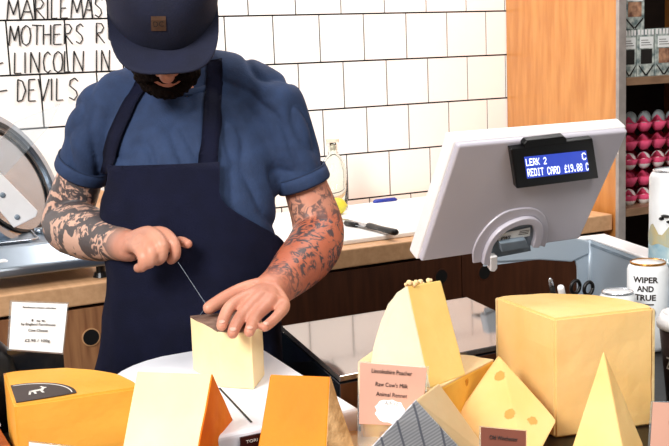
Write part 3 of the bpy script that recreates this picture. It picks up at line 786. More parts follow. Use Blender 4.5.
text_on('label_print', 'ews', (lp[0] + lp[3]) / 2 + ex * .015 + nn * .0014, ex, eu, .008, M['text'], lb, .019, .008)
b = BM()
for i in range(3):
    a = (lp[1] + lp[2]) / 2 - ex * .023 + eu * (.0035 - .0035 * i) + nn * .0011; prism(b, [a, a + ex * .02, a + ex * .02 + eu * .0012, a + eu * .0012], nn * .0003)
obj('small_print', b, M['text'], lb)
# hinge block and foot joining the stand
hb = [onL(x, y, .013) for x, y in ((500, 243.5), (526, 239.5), (529.5, 248), (502, 252.5))]
b = BM(); prism(b, hb, nn * -.022); obj('hinge_block', b, M['pos_d'], t, bevel=.002)
b = BM(); prism(b, [onS(487, 253) , onS(494, 252), onS(494, 264), onS(491, 267.5), onS(487, 267)], nn * .012); obj('release_tab', b, M['white_p'], t, bevel=.0015)
b = BM(); prism(b, [S(.32, .12), S(.62, .12), S(.58, -.0), S(.36, -.0)], en * .04 ); obj('neck', b, M['pos_d'], t, bevel=.002)
b = BM(); prism(b, [ony(x, y, yb - .004) for x, y in ((484, 261), (487, 240), (540, 226), (566, 236), (589, 241), (589, 254), (572, 262), (540, 260), (500, 262))], (0, .02, 0)); obj('neck_cover', b, M['steel'], tstand, bevel=.003)

# ---------------------------------------------------------------- cans, cup, scissors
def can(name, c, r, h, z, m, lidm, label, cat='can'):
    t = thing(name, label, cat, (c.x, c.y, z))
    b = BM(); lathe(b, (c.x, c.y, z), [(r * .8, 0.0), (r * .84, .002), (r, .01), (r, h - .014), (r * .93, h - .007), (r * .84, h - .003), (r * .84, h - .001)], 40); bd = obj('can_body', b, m, t, smooth=True)
    b = BM(); lathe(b, (c.x, c.y, z), [(r * .85, h - .004), (r * .86, h), (r * .82, h + .0008), (r * .79, h - .003), (r * .1, h - .003)], 40); obj('can_lid', b, lidm, t, smooth=True)
    b = BM(); lathe(b, (c.x, c.y, z), [(r * .35, h - .0032), (r * .36, h - .0015), (r * .1, h - .0012)], 20)
    for v in b.verts: v.co.x += .006 if True else 0
    obj('ring_pull', b, lidm, t, smooth=True)
    return t, bd
def wrap_text(s, c, r, z, ang, w_, h_, m, parent, size=.01):
    bm = text_mesh(s, size, w_, h_, bold=.03)
    for v in bm.verts:
        a = ang + v.co.x / r; v.co = Vector((c.x + (r + .0005 + v.co.z) * math.cos(a), c.y + (r + .0005 + v.co.z) * math.sin(a), z + v.co.y))
    return obj('can_lettering', bm, m, parent)
wc = onz(648, 262, 1.176); hcan = 1.176 - ZD
rcn = 21 / F * (wc - EYE).dot(ray(334.5, 223).normalized()) * .97
t, bd = can('drinks_can', wc, rcn, hcan, ZD + .001, M['white_c'], M['gold'], 'white can with gold lid and black lettering, behind the largest cheese')
ang = math.atan2(-wc.y, -wc.x) 
for s, zz, w_ in (('WIPER', .025, .040), ('AND', .0405, .026), ('TRUE', .056, .033)):
    wrap_text(s, wc, rcn, 1.176 - zz, ang - .12, w_ * 1.08, .0105, M['text'], bd)
b = BM()
for i in range(12):
    a = ang - .5 + i * .065; a2 = a + .067; zz = 1.176 - .069
    prism(b, [Vector((wc.x + (rcn + .0006) * math.cos(x), wc.y + (rcn + .0006) * math.sin(x), z)) for x, z in ((a, zz), (a2, zz), (a2, zz + .0022), (a, zz + .0022))], (-.0002, -.0002, 0))
obj('underline', b, M['text'], bd)
b = BM()
for i, (a, rz) in enumerate(((-.25, .009), (-.02, .010), (.2, .008))):
    ball(b, (wc.x + rcn * .99 * math.cos(ang + a), wc.y + rcn * .99 * math.sin(ang + a), 1.176 - .082), (.006, .006, rz), 12)
obj('printed_emblem', b, M['brownlabel'], bd)
sc = onz(617.5, 291, 1.142)
can('drinks_can', sc, 18.5 / F * 1.74, .121, ZD + .001, M['white_c'], M['silver'], 'plain can with silver lid, mostly hidden behind the largest cheese')
tcn = onz(673.5, 264, ZL + .006); dk = (tcn - EYE).dot(ray(334.5, 223).normalized())
r3 = 24 / F * dk; h3_ = 96 / F * dk * .99
t, bd = can('drinks_can', tcn, r3, h3_, ZL + .0065, M['white_c'], M['silver'], 'tall white can with painted landscape band, on the stand at the right edge')
ang = math.atan2(-tcn.y, -tcn.x)
b = BM(); n = 40; rs = []
for z, am in ((.006, 0), (.016, 0), (.036, .0), (.056, .004)):
    rs.append([Vector((tcn.x + (r3 + .0005) * math.cos(2 * PI * i / n), tcn.y + (r3 + .0005) * math.sin(2 * PI * i / n), ZL + .0065 + z + am * math.sin(i * .9))) for i in range(n)])
rings(b, rs, False); obj('blue_print_band', b, M['can_blue'], bd, smooth=True)
b = BM(); rs = []
for z, am in ((.040, .003), (.068, .010)):
    rs.append([Vector((tcn.x + (r3 + .0008) * math.cos(2 * PI * i / n), tcn.y + (r3 + .0008) * math.sin(2 * PI * i / n), ZL + .0065 + z + am * math.sin(i * 1.1 + z * 90))) for i in range(n)])
rings(b, rs, False); obj('gold_hill_band', b, M['can_gold'], bd, smooth=True)
b = BM()
for aa, zz, rx in ((-.35, .100, .018), (-.15, .090, .016), (-.5, .095, .010)):
    ball(b, (tcn.x + r3 * .995 * math.cos(ang + aa), tcn.y + r3 * .995 * math.sin(ang + aa), ZL + zz), (.006, rx * .5, .003), 10)
obj('bird_print', b, M['black'], bd)
wrap_text('GALLIVANT', tcn, r3, ZL + .0065 + .013, ang - .1, .05, .008, M['white_c'], bd)

cc = onz(690, 314, 1.155)
t = thing('coffee_cup', 'dark brown takeaway cup with white lid at the right edge', 'cup', (cc.x, cc.y, ZD))
b = BM(); lathe(b, (cc.x, cc.y, ZD + .001), [(.032, 0), (.044, .118)], 40); cbod = obj('cup_body', b, M['cup'], t, smooth=True)
b = BM(); lathe(b, (cc.x, cc.y, ZD + .001), [(.0455, .114), (.0475, .116), (.0475, .124), (.044, .128), (.041, .136), (.038, .136), (.037, .131)], 40); obj('cup_lid', b, M['white_p'], t, smooth=True)
bm = text_mesh('ZEN', .02, .03, .018); ang = math.atan2(-cc.y, -cc.x)
for v in bm.verts:
    a = ang - .55 + v.co.x / .041; v.co = Vector((cc.x + (.0405 + v.co.z) * math.cos(a), cc.y + (.0405 + v.co.z) * math.sin(a), ZD + .066 + v.co.y))
obj('cup_lettering', bm, M['text_w'], cbod)

pc = onz(575, 291, 1.148)
pp_ = pc.copy()
t = thing('pen_pot', 'small dark pot holding scissors, hidden behind the largest cheese', 'pot', (pp_.x, pp_.y, ZD))
b = BM(); lathe(b, (pp_.x, pp_.y, ZD + .001), [(.036, 0), (.036, .095), (.033, .095), (.033, .006), (.001, .005)], 32); obj('pot_body', b, M['black'], t, smooth=False)
def ring(bm, c, r0, r1, rt, nrm_, th, n=22):
    a = rt.normalized(); u = Vector(nrm_).cross(a).normalized()
    tube(bm, [c + a * r0 * math.cos(2 * PI * i / n) + u * r1 * math.sin(2 * PI * i / n) for i in range(n + 1)], th, 8)
t = thing('scissors', 'black-handled scissors standing up behind the largest cheese', 'scissors', (pp_.x, pp_.y, ZD + .02))
dS = 1.66
for (px, py) in ((575.5, 287), (588.5, 288.5)):
    b = BM(); c = atd(px, py, dS); ring(b, c, .0088, .0105, ex, (0, 1, .1), .003)
    tube(b, [c - Vector((0, 0, .010)), down(c, 1.11) * .5 + down(pp_, 1.11) * .5], [.003, .003], 8); obj('finger_loop', b, M['black'], t, smooth=True)
b = BM(); tube(b, [down(atd(582, 288, dS), 1.12), down(pp_, ZD + .03)], [.004, .001], 6); obj('blades', b, M['chrome'], t)
t = thing('marker_pen', 'silver-tipped pen standing left of the scissors', 'pen', (pp_.x - .02, pp_.y, ZD + .02))
pm = atd(550, 278, dS); pb = down(pp_, ZD + .02) + Vector((-.02, 0, 0))
dv = (pb - pm).normalized()
b = BM(); tube(b, [pm, pm + dv * .004, pm + dv * .018], [.0012, .0032, .0038], 12); obj('pen_tip', b, M['silver'], t, smooth=True)
b = BM(); tube(b, [pm + dv * .018, pm + dv * .10], .0045, 12); obj('pen_body', b, M['black'], t, smooth=True)
t = thing('marker_pen', 'small white capped marker standing between pen and scissors', 'pen', (pp_.x - .01, pp_.y, ZD + .02))
pm = atd(560.5, 286.5, dS); dv = (down(pp_, ZD + .02) - pm).normalized()
b = BM(); tube(b, [pm, pm + dv * .002, pm + dv * .09], [.0042, .0055, .0055], 14); obj('white_barrel', b, M['white_p'], t, smooth=True)

# ---------------------------------------------------------------- on the back counter: board, knife, bottle, lemon, pen
p = [onz(300, 238, ZC), onz(452, 222, ZC)]
b = BM(); box(b, (.98, 2.19, ZC + .0005), (1.86, 2.72, ZC + .012))
tag(obj('chopping_board', b, mat('white_chopping_board', '#faf8f4', .45, noise_amt=.02), bevel=.003), 'large white chopping board on the worktop under the knife', 'chopping board')
zk = ZC + .013
k0 = onz(396, 233, zk + .008); k1 = onz(369, 226, zk + .008); k2 = onz(345, 220.5, zk + .008)
t = thing('kitchen_knife', 'black-handled kitchen knife lying on the white chopping board', 'knife', (k1.x, k1.y, zk))
d = (k0 - k1).normalized(); s_ = Vector((-d.y, d.x, 0))
b = BM(); tube(b, [k0, k0 - d * .006, (k0 + k1) / 2, k1], [.008, .0105, .0085, .0095], 12)
for v in b.verts: v.co.z = zk + .0005 + (v.co.z - zk + .003) * .8
hd = obj('handle', b, M['black'], t, smooth=True)
b = BM()
for f in (.2, .5, .8):
    q_ = k1.lerp(k0, f); ball(b, (q_.x, q_.y, zk + .0125), (.0025, .0025, .001), 8)
obj('rivet', b, M['chrome'], hd)
b = BM(); bl = k1 - d * .17
prism(b, [down(k1, zk + .006) + s_ * .012, down(k1, zk + .006) - s_ * .012, down(bl, zk + .006) - s_ * .002, down(bl + d * .03, zk + .006) + s_ * .011], (0, 0, .0022)); obj('blade', b, M['blade'], t)
m0 = onz(357, 225, zk + .006); m1 = onz(346, 223, zk + .006)
t = thing('paring_knife', 'small black-handled knife lying left of the larger knife', 'knife', (m0.x, m0.y, zk))
b = BM(); tube(b, [m0, m1], [.006, .007], 10); obj('handle', b, M['black'], t, smooth=True)
b = BM(); d = (m0 - m1).normalized(); s_ = Vector((-d.y, d.x, 0)); prism(b, [down(m0, zk + .005) + s_ * .006, down(m0, zk + .005) - s_ * .006, down(m0 + d * .07, zk + .005)], (0, 0, .0015)); obj('blade', b, M['blade'], t)

bc = onz(335, 208, ZC + .012); bc = Vector((bc.x, 2.66, ZC + .0125)); bc.x = ony(335, 200, 2.66).x
dB = 3.07
t = thing('glass_bottle', 'clear glass bottle with pale stopper against the tiled wall behind the arm', 'bottle', bc)
hB = 68 / F * dB; b = BM()
rb_ = 12.5 / F * dB
lathe(b, bc, [(rb_ * .9, 0), (rb_, .004), (rb_, hB * .60), (rb_ * .8, hB * .72), (rb_ * .42, hB * .80), (rb_ * .38, hB * .9), (rb_ * .5, hB * .92), (rb_ * .5, hB * .97), (rb_ * .3, hB * .97), (rb_ * .28, hB * .8), (rb_ * .7, hB * .71), (rb_ * .93, hB * .58), (rb_ * .93, .006), (.002, .005)], 36)
obj('glass_body', b, M['glass'], t, smooth=True)
b = BM(); lathe(b, bc, [(rb_ * .28, hB * .86), (rb_ * .28, hB * .97), (rb_ * .5, hB * .975), (rb_ * .5, hB * 1.02)], 20); obj('stopper', b, M['cork'], t)
b = BM(); lc_ = ony(337, 197, 2.57); ball(b, (0, 0, 0), (.027, .022, .024), 20); ball(b, (.026, 0, 0), (.006, .005, .005), 8)
o = obj('lemon', b, M['lemon'], None, smooth=True); o.location = (lc_.x, lc_.y, ZC + .012 + .0235); tag(o, 'yellow lemon in front of the clear bottle', 'lemon')
b = BM(); u0 = onz(373, 199, ZC + .018); u0 = ony(373, 200, 2.70); u1 = ony(397, 196.5, 2.70)
for u in (u0, u1): u.z = ZC + .0165
tube(b, [u0, u0.lerp(u1, .1), u0.lerp(u1, .9), u1], [.002, .0075, .0075, .002], 12); 
o = obj('marker_pen', b, M['bluepen'], None, smooth=True); tag(o, 'blue pen lying against the foot of the tiled wall', 'pen')
o.location.z = -.001 + .0

# ---------------------------------------------------------------- meat slicer
t = thing('meat_slicer', 'steel meat slicer on the worktop at the left edge', 'meat slicer', (.35, 2.3, ZC))
zs = ZC + .028
f0 = ony(0, 279, 2.16); 
b = BM()
xr = onz(112, 262, zs).x
# base casting: sloping front
sec = [(2.165, zs), (2.165, zs + .018), (2.215, zs + .058), (2.55, zs + .062), (2.55, zs)]
prism(b, [Vector((-.15, y, z)) for y, z in sec], (xr + .15, 0, 0)); obj('base_casting', b, M['chrome'], t, bevel=.006, seg=3)
b = BM(); zz = zs + .0615
xr2 = onz(53, 248, zz).x
pts = [Vector((-.14, 2.23, zz)), Vector((xr2 - .02, 2.232, zz)), Vector((xr2, 2.25, zz)), Vector((xr2 + .02, 2.48, zz)), Vector((-.14, 2.5, zz))]
tube(b, pts, .0035, 8); obj('tray_rim', b, M['blade'], t, smooth=True)
b = BM(); pk = ony(4, 267.5, 2.178); lathe(b, (0, 0, 0), [(.016, -.004), (.016, .006), (.013, .009)], 28)
for v in b.verts: v.co = Vector((pk.x + v.co.x, 2.19 - v.co.z, pk.z + v.co.y))
obj('control_button', b, M['white_p'], t)
for px, py in ((101, 272), (-20, 285)):
    b = BM(); fc = onz(px, py, ZC + .01); lathe(b, (fc.x, max(fc.y, 2.19), ZC + .0005), [(.018, 0), (.014, .01), (.01, .012), (.01, .03)], 20); obj('rubber_foot', b, M['black'], t)
b = BM(); pk = atd(55, 262, 2.36); 
# blade disc with chrome guard ring: plane tilted
bcn = ony(6, 180, 2.42)
nb_ = (RM @ Vector((.84, .42, .34))).normalized(); a_, b__ = frame(nb_)
n = 64
def disc(r0, r1, d0, d1, name, m):
    b = BM(); rs = []
    for r, dd in ((r0, d0), (r1, d0), (r1, d1), (r0, d1)): rs.append(ell(bcn + nb_ * dd, a_ * r, b__ * r, n))
    rings(b, rs + [rs[0]], False); bmesh.ops.remove_doubles(b, verts=b.verts[:], dist=1e-6); return obj(name, b, m, t, smooth=False)
disc(.002, .150, 0, .002, 'circular_blade', M['blade'])
disc(.150, .166, -.012, .012, 'blade_guard', M['chrome'])
disc(.125, .132, .003, .007, 'groove_ring', M['black'])
b = BM()
pl_ = [ony(x, y, 2.33) for x, y in ((-30, 150), (0, 172), (38, 211), (36, 217), (14, 228), (-5, 205), (-35, 190))]
prism(b, pl_, (0, .006, 0)); gp_ = obj('guard_plate', b, M['white_p'], t, bevel=.002)
for x, y in ((2.5, 195), (17, 217)):
    c = ony(x, y, 2.33)
    b = BM(); rs = [ell(c - Vector((0, dd, 0)), Vector((r, 0, 0)), Vector((0, 0, r)), 14) for r, dd in ((.006, -.001), (.006, .002), (.003, .004))]; rings(b, rs); obj('screw', b, M['pos_d'], gp_)
b = BM(); c = onplane(40, 228, pl_[0], pl_[1], pl_[2]); tube(b, [c, down(c, zs + .06)], .012, 14); obj('blade_post', b, M['chrome'], t, smooth=True)
b = BM(); g = [ony(x, y, 2.33) for x, y in ((-30, 175), (15, 122), (60, 104), (48, 128), (5, 175))]
prism(b, g, (0, .003, 0)); obj('clear_guard', b, M['acrylic'], t)
# pale board leaning at the wall beside the slicer
g = [ony(36, 179, 2.72), ony(62, 166, 2.72)]
b = BM(); prism(b, [Vector((g[0].x - .02, 2.70, ZC + .001)), Vector((g[1].x + .16, 2.70, ZC + .001)), Vector((g[1].x + .16, 2.77, ZC + .10)), Vector((g[0].x, 2.77, g[0].z))], (0, .012, .004))
tag(obj('wooden_board', b, M['wood_top'], bevel=.002), 'pale wooden board leaning on the wall behind the tattooed elbow', 'board')

# ---------------------------------------------------------------- things at the left front edge
b = BM(); x0 = onz(12, 408, 1.055)
t = thing('wooden_crate', 'orange-brown wooden crate edge at the lower left corner', 'crate', (.1, 1.45, ZD))
box(b, (-.12, 1.20, ZD + .001), (.219, 1.50, 1.052)); obj('crate_side', b, M['crate'], t, bevel=.002)
b = BM(); box(b, (-.12, 1.495, 1.052), (.221, 1.502, 1.0555)); obj('pale_edge', b, M['card_w'], t)
cb_ = ony(-12, 370, 1.60)
b = BM(); cb_ = ony(-24, 370, 1.60); lathe(b, (cb_.x, 1.605, ZD + .001), [(.056, 0), (.062, .04), (.062, .080), (.056, .108), (.038, .128), (.010, .138)], 32)
tag(obj('black_tub', b, M['black'], smooth=True), 'black rounded lidded tub cut off by the left edge', 'tub')

# ================================================================ PERSON
root = thing('person', 'person in navy cap, blue t-shirt and navy apron pressing a hand on cheese', 'person', (.62, 1.9, 0))
def P3(px, py, d): return atd(px, py, d)
hc = P3(163, 13, 1.75)
Fh = Vector((EYE.x - hc.x, EYE.y - hc.y, 0)).normalized()
Rt = Vector((-Fh.y, Fh.x, 0))
if Rt.dot(AX if False else RM @ Vector((1, 0, 0))) < 0: Rt = -Rt       # towards image right
tl = R(46)
hf = Fh * math.cos(tl) - Vector((0, 0, 1)) * math.sin(tl)
hu = Fh * math.sin(tl) + Vector((0, 0, 1)) * math.cos(tl)
rl = R(-3); 
def Hd(x, y, z): return hc + Rt * x + hf * y + hu * z      # x right(image), y face-forward, z crown-up
HM = Matrix((Rt, hf, hu)).transposed()
body = BM()
ball(body, Hd(0, -.012, .012), (.078, .098, .095), 32, HM)                     # skull
ball(body, Hd(0, .030, -.045), (.060, .062, .070), 24, HM)                    # face mass
chain(body, [(Hd(-.05, .0, -.055), .020), (Hd(-.032, .055, -.082), .017), (Hd(0, .076, -.090), .017), (Hd(.032, .055, -.082), .017), (Hd(.05, .0, -.055), .020)])
chain(body, [(Hd(-.045, .072, .002), .009), (Hd(0, .082, .006), .009), (Hd(.045, .072, .002), .009)])           # brow
chain(body, [(Hd(0, .086, .008), .008), (Hd(0, .103, -.020), .0105), (Hd(0, .112, -.032), .0135)])              # nose
ball(body, Hd(-.012, .100, -.036), .0085, 12); ball(body, Hd(.012, .100, -.036), .0085, 12)
ball(body, Hd(-.034, .070, -.022), .018, 12); ball(body, Hd(.034, .070, -.022), .018, 12)                       # cheeks
chain(body, [(Hd(-.022, .086, -.060), .006), (Hd(0, .094, -.058), .0075), (Hd(.022, .086, -.060), .006)])       # lips
chain(body, [(Hd(-.018, .086, -.070), .006), (Hd(0, .093, -.071), .0075), (Hd(.018, .086, -.070), .006)])
for s in (-1, 1):
    chain(body, [(Hd(s * .076, -.005, .018), .008), (Hd(s * .088, -.020, .020), .0065), (Hd(s * .086, -.028, .000), .0065), (Hd(s * .080, -.012, -.022), .007)])
nb = P3(182, 78, 1.93)
chain(body, [(Hd(0, -.035, -.03), .056), (Hd(0, -.05, -.07), .054), (nb, .06), (P3(186, 110, 1.92), .07)])
TS = [
 (184, 84, 1.93, .085, .065), (190, 100, 1.92, .140, .085), (195, 125, 1.91, .152, .100), (195, 160, 1.90, .156, .110), (195, 205, 1.89, .149, .112),
 (197, 265, 1.89, .137, .115), (192, 320, 1.91, .141, .112), (190, 370, 1.93, .155, .112), (190, 410, 1.95, .16, .115)]
BR = Rt; BF = Fh
def torso(bm, grow, last=9, n=40):
    rs = []
    for px, py, d, rx, ry in TS[:last]:
        c = P3(px, py, d); pts = []
        for i in range(n):
            a = 2 * PI * i / n; e = .85
            ca_, sa_ = math.cos(a), math.sin(a)
            pts.append(c + BR * (rx + grow) * math.copysign(abs(ca_) ** e, ca_) + BF * (ry + grow) * math.copysign(abs(sa_) ** e, sa_))
        rs.append(pts)
    rings(bm, rs)
torso(body, -.026)
# image-left arm (person's right)
Ls = P3(104, 110, 1.90); Le = P3(67, 222, 1.985); Lw = P3(129, 246, 1.76)
chain(body, [(Ls, .038), (P3(92, 150, 1.93), .038), (P3(78, 184, 1.96), .043), (Le, .047), (P3(80, 230, 1.925), .051), (P3(100, 237, 1.86), .044), (P3(118, 243, 1.795), .031), (Lw, .027)], 8, 24)
# image-right arm
Rs = P3(277, 106, 1.88); Re = P3(318, 234, 1.915); Rw = P3(268, 293, 1.665)
chain(body, [(Rs, .037), (P3(291, 145, 1.90), .036), (P3(306, 188, 1.92), .041), (P3(316, 218, 1.925), .046), (Re, .048), (P3(312, 250, 1.875), .049), (P3(297, 267, 1.80), .043), (P3(281, 283, 1.72), .033), (Rw, .029)], 8, 24)
# image-right hand over the cheese
def finger(pts): chain(body, pts, 5, 14)
RH = {
 'index': [(264, 291, 1.645, .014), (250, 296, 1.600, .0125), (231, 306, 1.562, .0097), (224, 318, 1.532, .0090), (221.5, 326, 1.503, .0080)],
 'middle': [(266, 292, 1.645, .015), (259, 298, 1.598, .0130), (243, 314, 1.548, .0100), (236, 325, 1.500, .0092), (232.5, 333.5, 1.472, .0082)],
 'ring': [(270, 293, 1.645, .015), (270, 301, 1.600, .0125), (257, 315, 1.550, .0096), (252, 325, 1.500, .0088), (249, 332, 1.472, .0080)],
 'little': [(275, 293, 1.645, .014), (283, 305, 1.610, .0115), (279, 314, 1.562, .0087), (270, 323, 1.520, .0080), (264.5, 327, 1.500, .0073)],
 'thumb': [(258, 287, 1.66, .015), (242, 291, 1.645, .0135), (224, 299, 1.622, .0118), (209, 308, 1.600, .0102)]}
for k, v in RH.items(): finger([(P3(a, b, d), r) for a, b, d, r in v])
for a, b in (('index', 'middle'), ('middle', 'ring'), ('ring', 'little')):
    for f in (.25, .6, .9):
        pa = P3(*RH[a][0][:3]).lerp(P3(*RH[a][1][:3]), f); pb_ = P3(*RH[b][0][:3]).lerp(P3(*RH[b][1][:3]), f); ball(body, (pa + pb_) / 2, .0125, 12)
ball(body, (P3(*RH['index'][0][:3]) + P3(*RH['thumb'][1][:3])) / 2, .014, 12)
# image-left fist pulling the wire
LH = {
 'little': [(130, 246, 1.745, .014), (137, 247, 1.715, .0120), (143, 256, 1.685, .0098), (142.5, 266, 1.690, .0090), (138, 268, 1.708, .0082)],
 'ring': [(131, 243, 1.745, .015), (143, 240, 1.715, .0125), (151, 250, 1.680, .0102), (150.5, 262, 1.688, .0094), (146, 264, 1.708, .0085)],
 'middle': [(132, 240, 1.748, .015), (149, 233.5, 1.720, .0130), (161, 243, 1.685, .0105), (162, 256, 1.692, .0096), (157, 261, 1.712, .0086)],
 'index': [(134, 239, 1.752, .014), (160, 233, 1.735, .0120), (173, 242, 1.703, .0100), (175.5, 254, 1.705, .0092), (171, 260, 1.722, .0083)],
 'thumb': [(134, 248, 1.765, .015), (152, 247, 1.765, .0130), (170, 246, 1.755, .0105), (180, 241.5, 1.742, .0092), (188, 244, 1.725, .0080)]}
for k, v in LH.items(): finger([(P3(a, b, d), r) for a, b, d, r in v])
for a, b in (('index', 'middle'), ('middle', 'ring'), ('ring', 'little'), ('index', 'thumb')):
    for f in (.25, .6, .9):
        pa = P3(*LH[a][0][:3]).lerp(P3(*LH[a][1][:3]), f); pb_ = P3(*LH[b][0][:3]).lerp(P3(*LH[b][1][:3]), f); ball(body, (pa + pb_) / 2, .0125, 12)
# legs under the clothes
hipz = P3(190, 410, 1.95)
feet = []
for s in (-1, 1):
    hp_ = hipz + BR * s * .085; kn = Vector((hp_.x + BR.x * s * .01, hp_.y + .03, .50)); an = Vector((kn.x, kn.y + .02, .09))
    feet.append((hp_, kn, an)); chain(body, [(hp_, .078), (kn, .052), (kn.lerp(an, .35), .050), (an, .036)], 6, 16)
bb = voxel(body, .0026, 5, .5)
# tattoo and warm cast masks
def segd(p, a, b):
    t_ = max(0, min(1, (p - a).dot(b - a) / (b - a).length_squared)); return (p - a - (b - a) * t_).length, t_
me_col = []
La0, Ra0 = P3(82, 172, 1.95), P3(305, 182, 1.915)
for v in bb.verts:
    p = v.co; r_ = g_ = b_c = 0.0
    d1_, t1 = segd(p, La0, Le); d2_, t2 = segd(p, Le, Lw)
    if min(d1_, d2_) < .075 and p.x < Lw.x + .03 and p.z < 1.42:
        r_ = 1.0 if d1_ < d2_ else max(0, min(1, (1.02 - t2) * 6)); b_c = 0
    d3_, t3 = segd(p, Ra0, Re); d4_, t4 = segd(p, Re, Rw)
    if min(d3_, d4_) < .07 and p.x > .62 and p.z < 1.40:
        if d3_ < d4_: b_c = max(0, min(1, (t3 - .55) * 4)) * .8; g_ = max(.0, min(1, (t3 - .0) * 3)) * .8
        else: b_c = .8 * max(.25, 1 - max(0, t4 - .7) * 2); g_ = max(0, min(1, (1.0 - t4) * 5))
    elif p.z < 1.27 and (p - Rw).length < .12: b_c = max(0, .35 - (p - Rw).length * 3)
    me_col.append((r_, g_, b_c, 1.0))
bo = obj('body', bb, M['skin'], root, smooth=True)
ca_ = bo.data.color_attributes.new('ink_and_warm_cast', 'FLOAT_COLOR', 'POINT')
ca_.data.foreach_set('color', [x for c in me_col for x in c])
# nails on the near hand
for k in ('index', 'middle', 'ring', 'little', 'thumb'):
    p_ = P3(*RH[k][-1][:3]); q_ = P3(*RH[k][-2][:3]); d = (p_ - q_).normalized(); outw = (EYE - p_).normalized() + Vector((0, 0, .5)); outw = (outw - d * outw.dot(d)).normalized(); sdv = d.cross(outw)
    if k == 'thumb': continue
    r_ = RH[k][-1][3]; mm_ = Matrix((sdv, d, outw)).transposed(); b = BM(); ball(b, p_ + outw * (r_ * .80) - d * .0005, (r_ * .60, r_ * .72, r_ * .24), 14, mm_)
    obj('fingernail', b, M['nail'], bo, smooth=True)
for s in (-1, 1):
    b = BM(); ball(b, Hd(s * .031, .074, -.002), .0125, 16); ob = obj('eye', b, M['eye'], bo, smooth=True)
    b = BM(); ball(b, Hd(s * .031, .0845, -.004), .0045, 10); obj('iris', b, M['black'], ob, smooth=True)
# beard
b = BM()
chain(b, [(Hd(-.060, -.005, -.022), .006), (Hd(-.048, .018, -.054), .010), (Hd(-.038, .060, -.082), .018), (Hd(0, .084, -.090), .021), (Hd(.038, .060, -.082), .018), (Hd(.048, .018, -.054), .010), (Hd(.064, -.005, -.022), .008)])
chain(b, [(Hd(-.040, .074, -.068), .015), (Hd(-.022, .092, -.050), .011), (Hd(0, .098, -.050), .011), (Hd(.022, .092, -.050), .011), (Hd(.040, .074, -.068), .015)])
bb = voxel(b, .0025, 2)
for v in bb.verts: v.co += v.normal * noise.noise(v.co * 160) * .0035
obj('beard', bb, M['beard'], root, smooth=True)
b = BM(); ball(b, Hd(0, -.022, .0), (.082, .098, .098), 28, HM)
for v in list(b.verts):
    l_ = HM.inverted() @ (v.co - hc)
    if l_.y > .03: v.co = Hd(l_.x * .9, .03, l_.z)
obj('hair', b, M['beard'], root, smooth=True)
# cap: crown dome + curved brim + patch
b = BM()
rs = []
for i, (zz, rx, ry, cy) in enumerate(((.020, .090, .109, -.010), (.045, .091, .110, -.010), (.075, .089, .106, -.012), (.100, .084, .094, -.014), (.118, .070, .076, -.016), (.129, .048, .052, -.017), (.134, .020, .022, -.018))):
    rs.append([Hd(rx * math.cos(2 * PI * k / 48), cy + ry * math.sin(2 * PI * k / 48), zz - ((.014 + .016 * math.sin(2 * PI * k / 48)) if i == 0 else 0)) for k in range(48)])
rings(b, rs)
bmesh.ops.subdivide_edges(b, edges=b.edges[:], cuts=1, use_grid_fill=True)
for v in b.verts: v.co += v.normal * (noise.noise(v.co * 22) * .004)
cp = obj('cap', b, M['cap'], root, smooth=True)
b = BM(); tp_, bt_ = [], []
n1, n2 = 24, 8; vs = {}
for side, off_ in ((0, 0), (1, -.003)):
    for i in range(n1 + 1):
        a = R(3 + 174 * i / n1); ca2, sa2 = math.cos(a), math.sin(a)
        for j in range(n2 + 1):
            f = j / n2
            x = .0905 * (ca2 * (1 - f) + math.copysign(abs(ca2) ** .6, ca2) * f); y = -.010 + sa2 * .106 * (1 - f) + f * (.166 * max(sa2, .001) ** .62)
            z = .012 - .012 * sa2 - (x * x) * .6 * f + off_ + f * .004
            vs[side, i, j] = b.verts.new(Hd(x, y - .004, z + .012))
for side in (0, 1):
    for i in range(n1):
        for j in range(n2): b.faces.new((vs[side, i, j], vs[side, i + 1, j], vs[side, i + 1, j + 1], vs[side, i, j + 1]))
for i in range(n1):
    b.faces.new((vs[0, i, n2], vs[0, i + 1, n2], vs[1, i + 1, n2], vs[1, i, n2])); b.faces.new((vs[0, i, 0], vs[0, i + 1, 0], vs[1, i + 1, 0], vs[1, i, 0]))
for j in range(n2):
    for i in (0, n1): b.faces.new((vs[0, i, j], vs[0, i, j + 1], vs[1, i, j + 1], vs[1, i, j]))
obj('brim', b, M['cap'], cp, smooth=True)
# patch located by casting on the crown
dgp = bpy.context.evaluated_depsgraph_get(); bpy.context.view_layer.update()
bv = BVHTree.FromObject(cp, bpy.context.evaluated_depsgraph_get())
MWI = cp.matrix_world.inverted()
def on_mesh(tree, px, py, lift, mwi, mw):
    o_ = mwi @ EYE; d_ = (mwi.to_3x3() @ ray(px, py)).normalized()
    h = tree.ray_cast(o_, d_)
    if h[0] is None: return None
    return mw @ (h[0] + h[1] * lift)
bpy.context.view_layer.update()
MWI = cp.matrix_world.inverted()
b = BM(); g = {}
for i in range(5):
    for j in range(5): g[i, j] = b.verts.new(on_mesh(bv, 151 + i * 3.7 + j * .1, 16 + j * 3.6 , .0016, MWI, cp.matrix_world) or Hd(0, .1, .08))
for i in range(4):
    for j in range(4): b.faces.new((g[i, j], g[i + 1, j], g[i + 1, j + 1], g[i, j + 1]))
bmesh.ops.solidify(b, geom=b.faces[:], thickness=.001)
pt = obj('leather_patch', b, M['leather'], cp)
e0 = on_mesh(bv, 158.6, 23.2, .0022, MWI, cp.matrix_world); e1 = on_mesh(bv, 158.6, 20, .0022, MWI, cp.matrix_world)
text_on('patch_emblem', 'DC', e0 + (EYE - e0).normalized() * .0012, Rt, e1 - e0, .008, M['black'], pt, .0155, .0095)

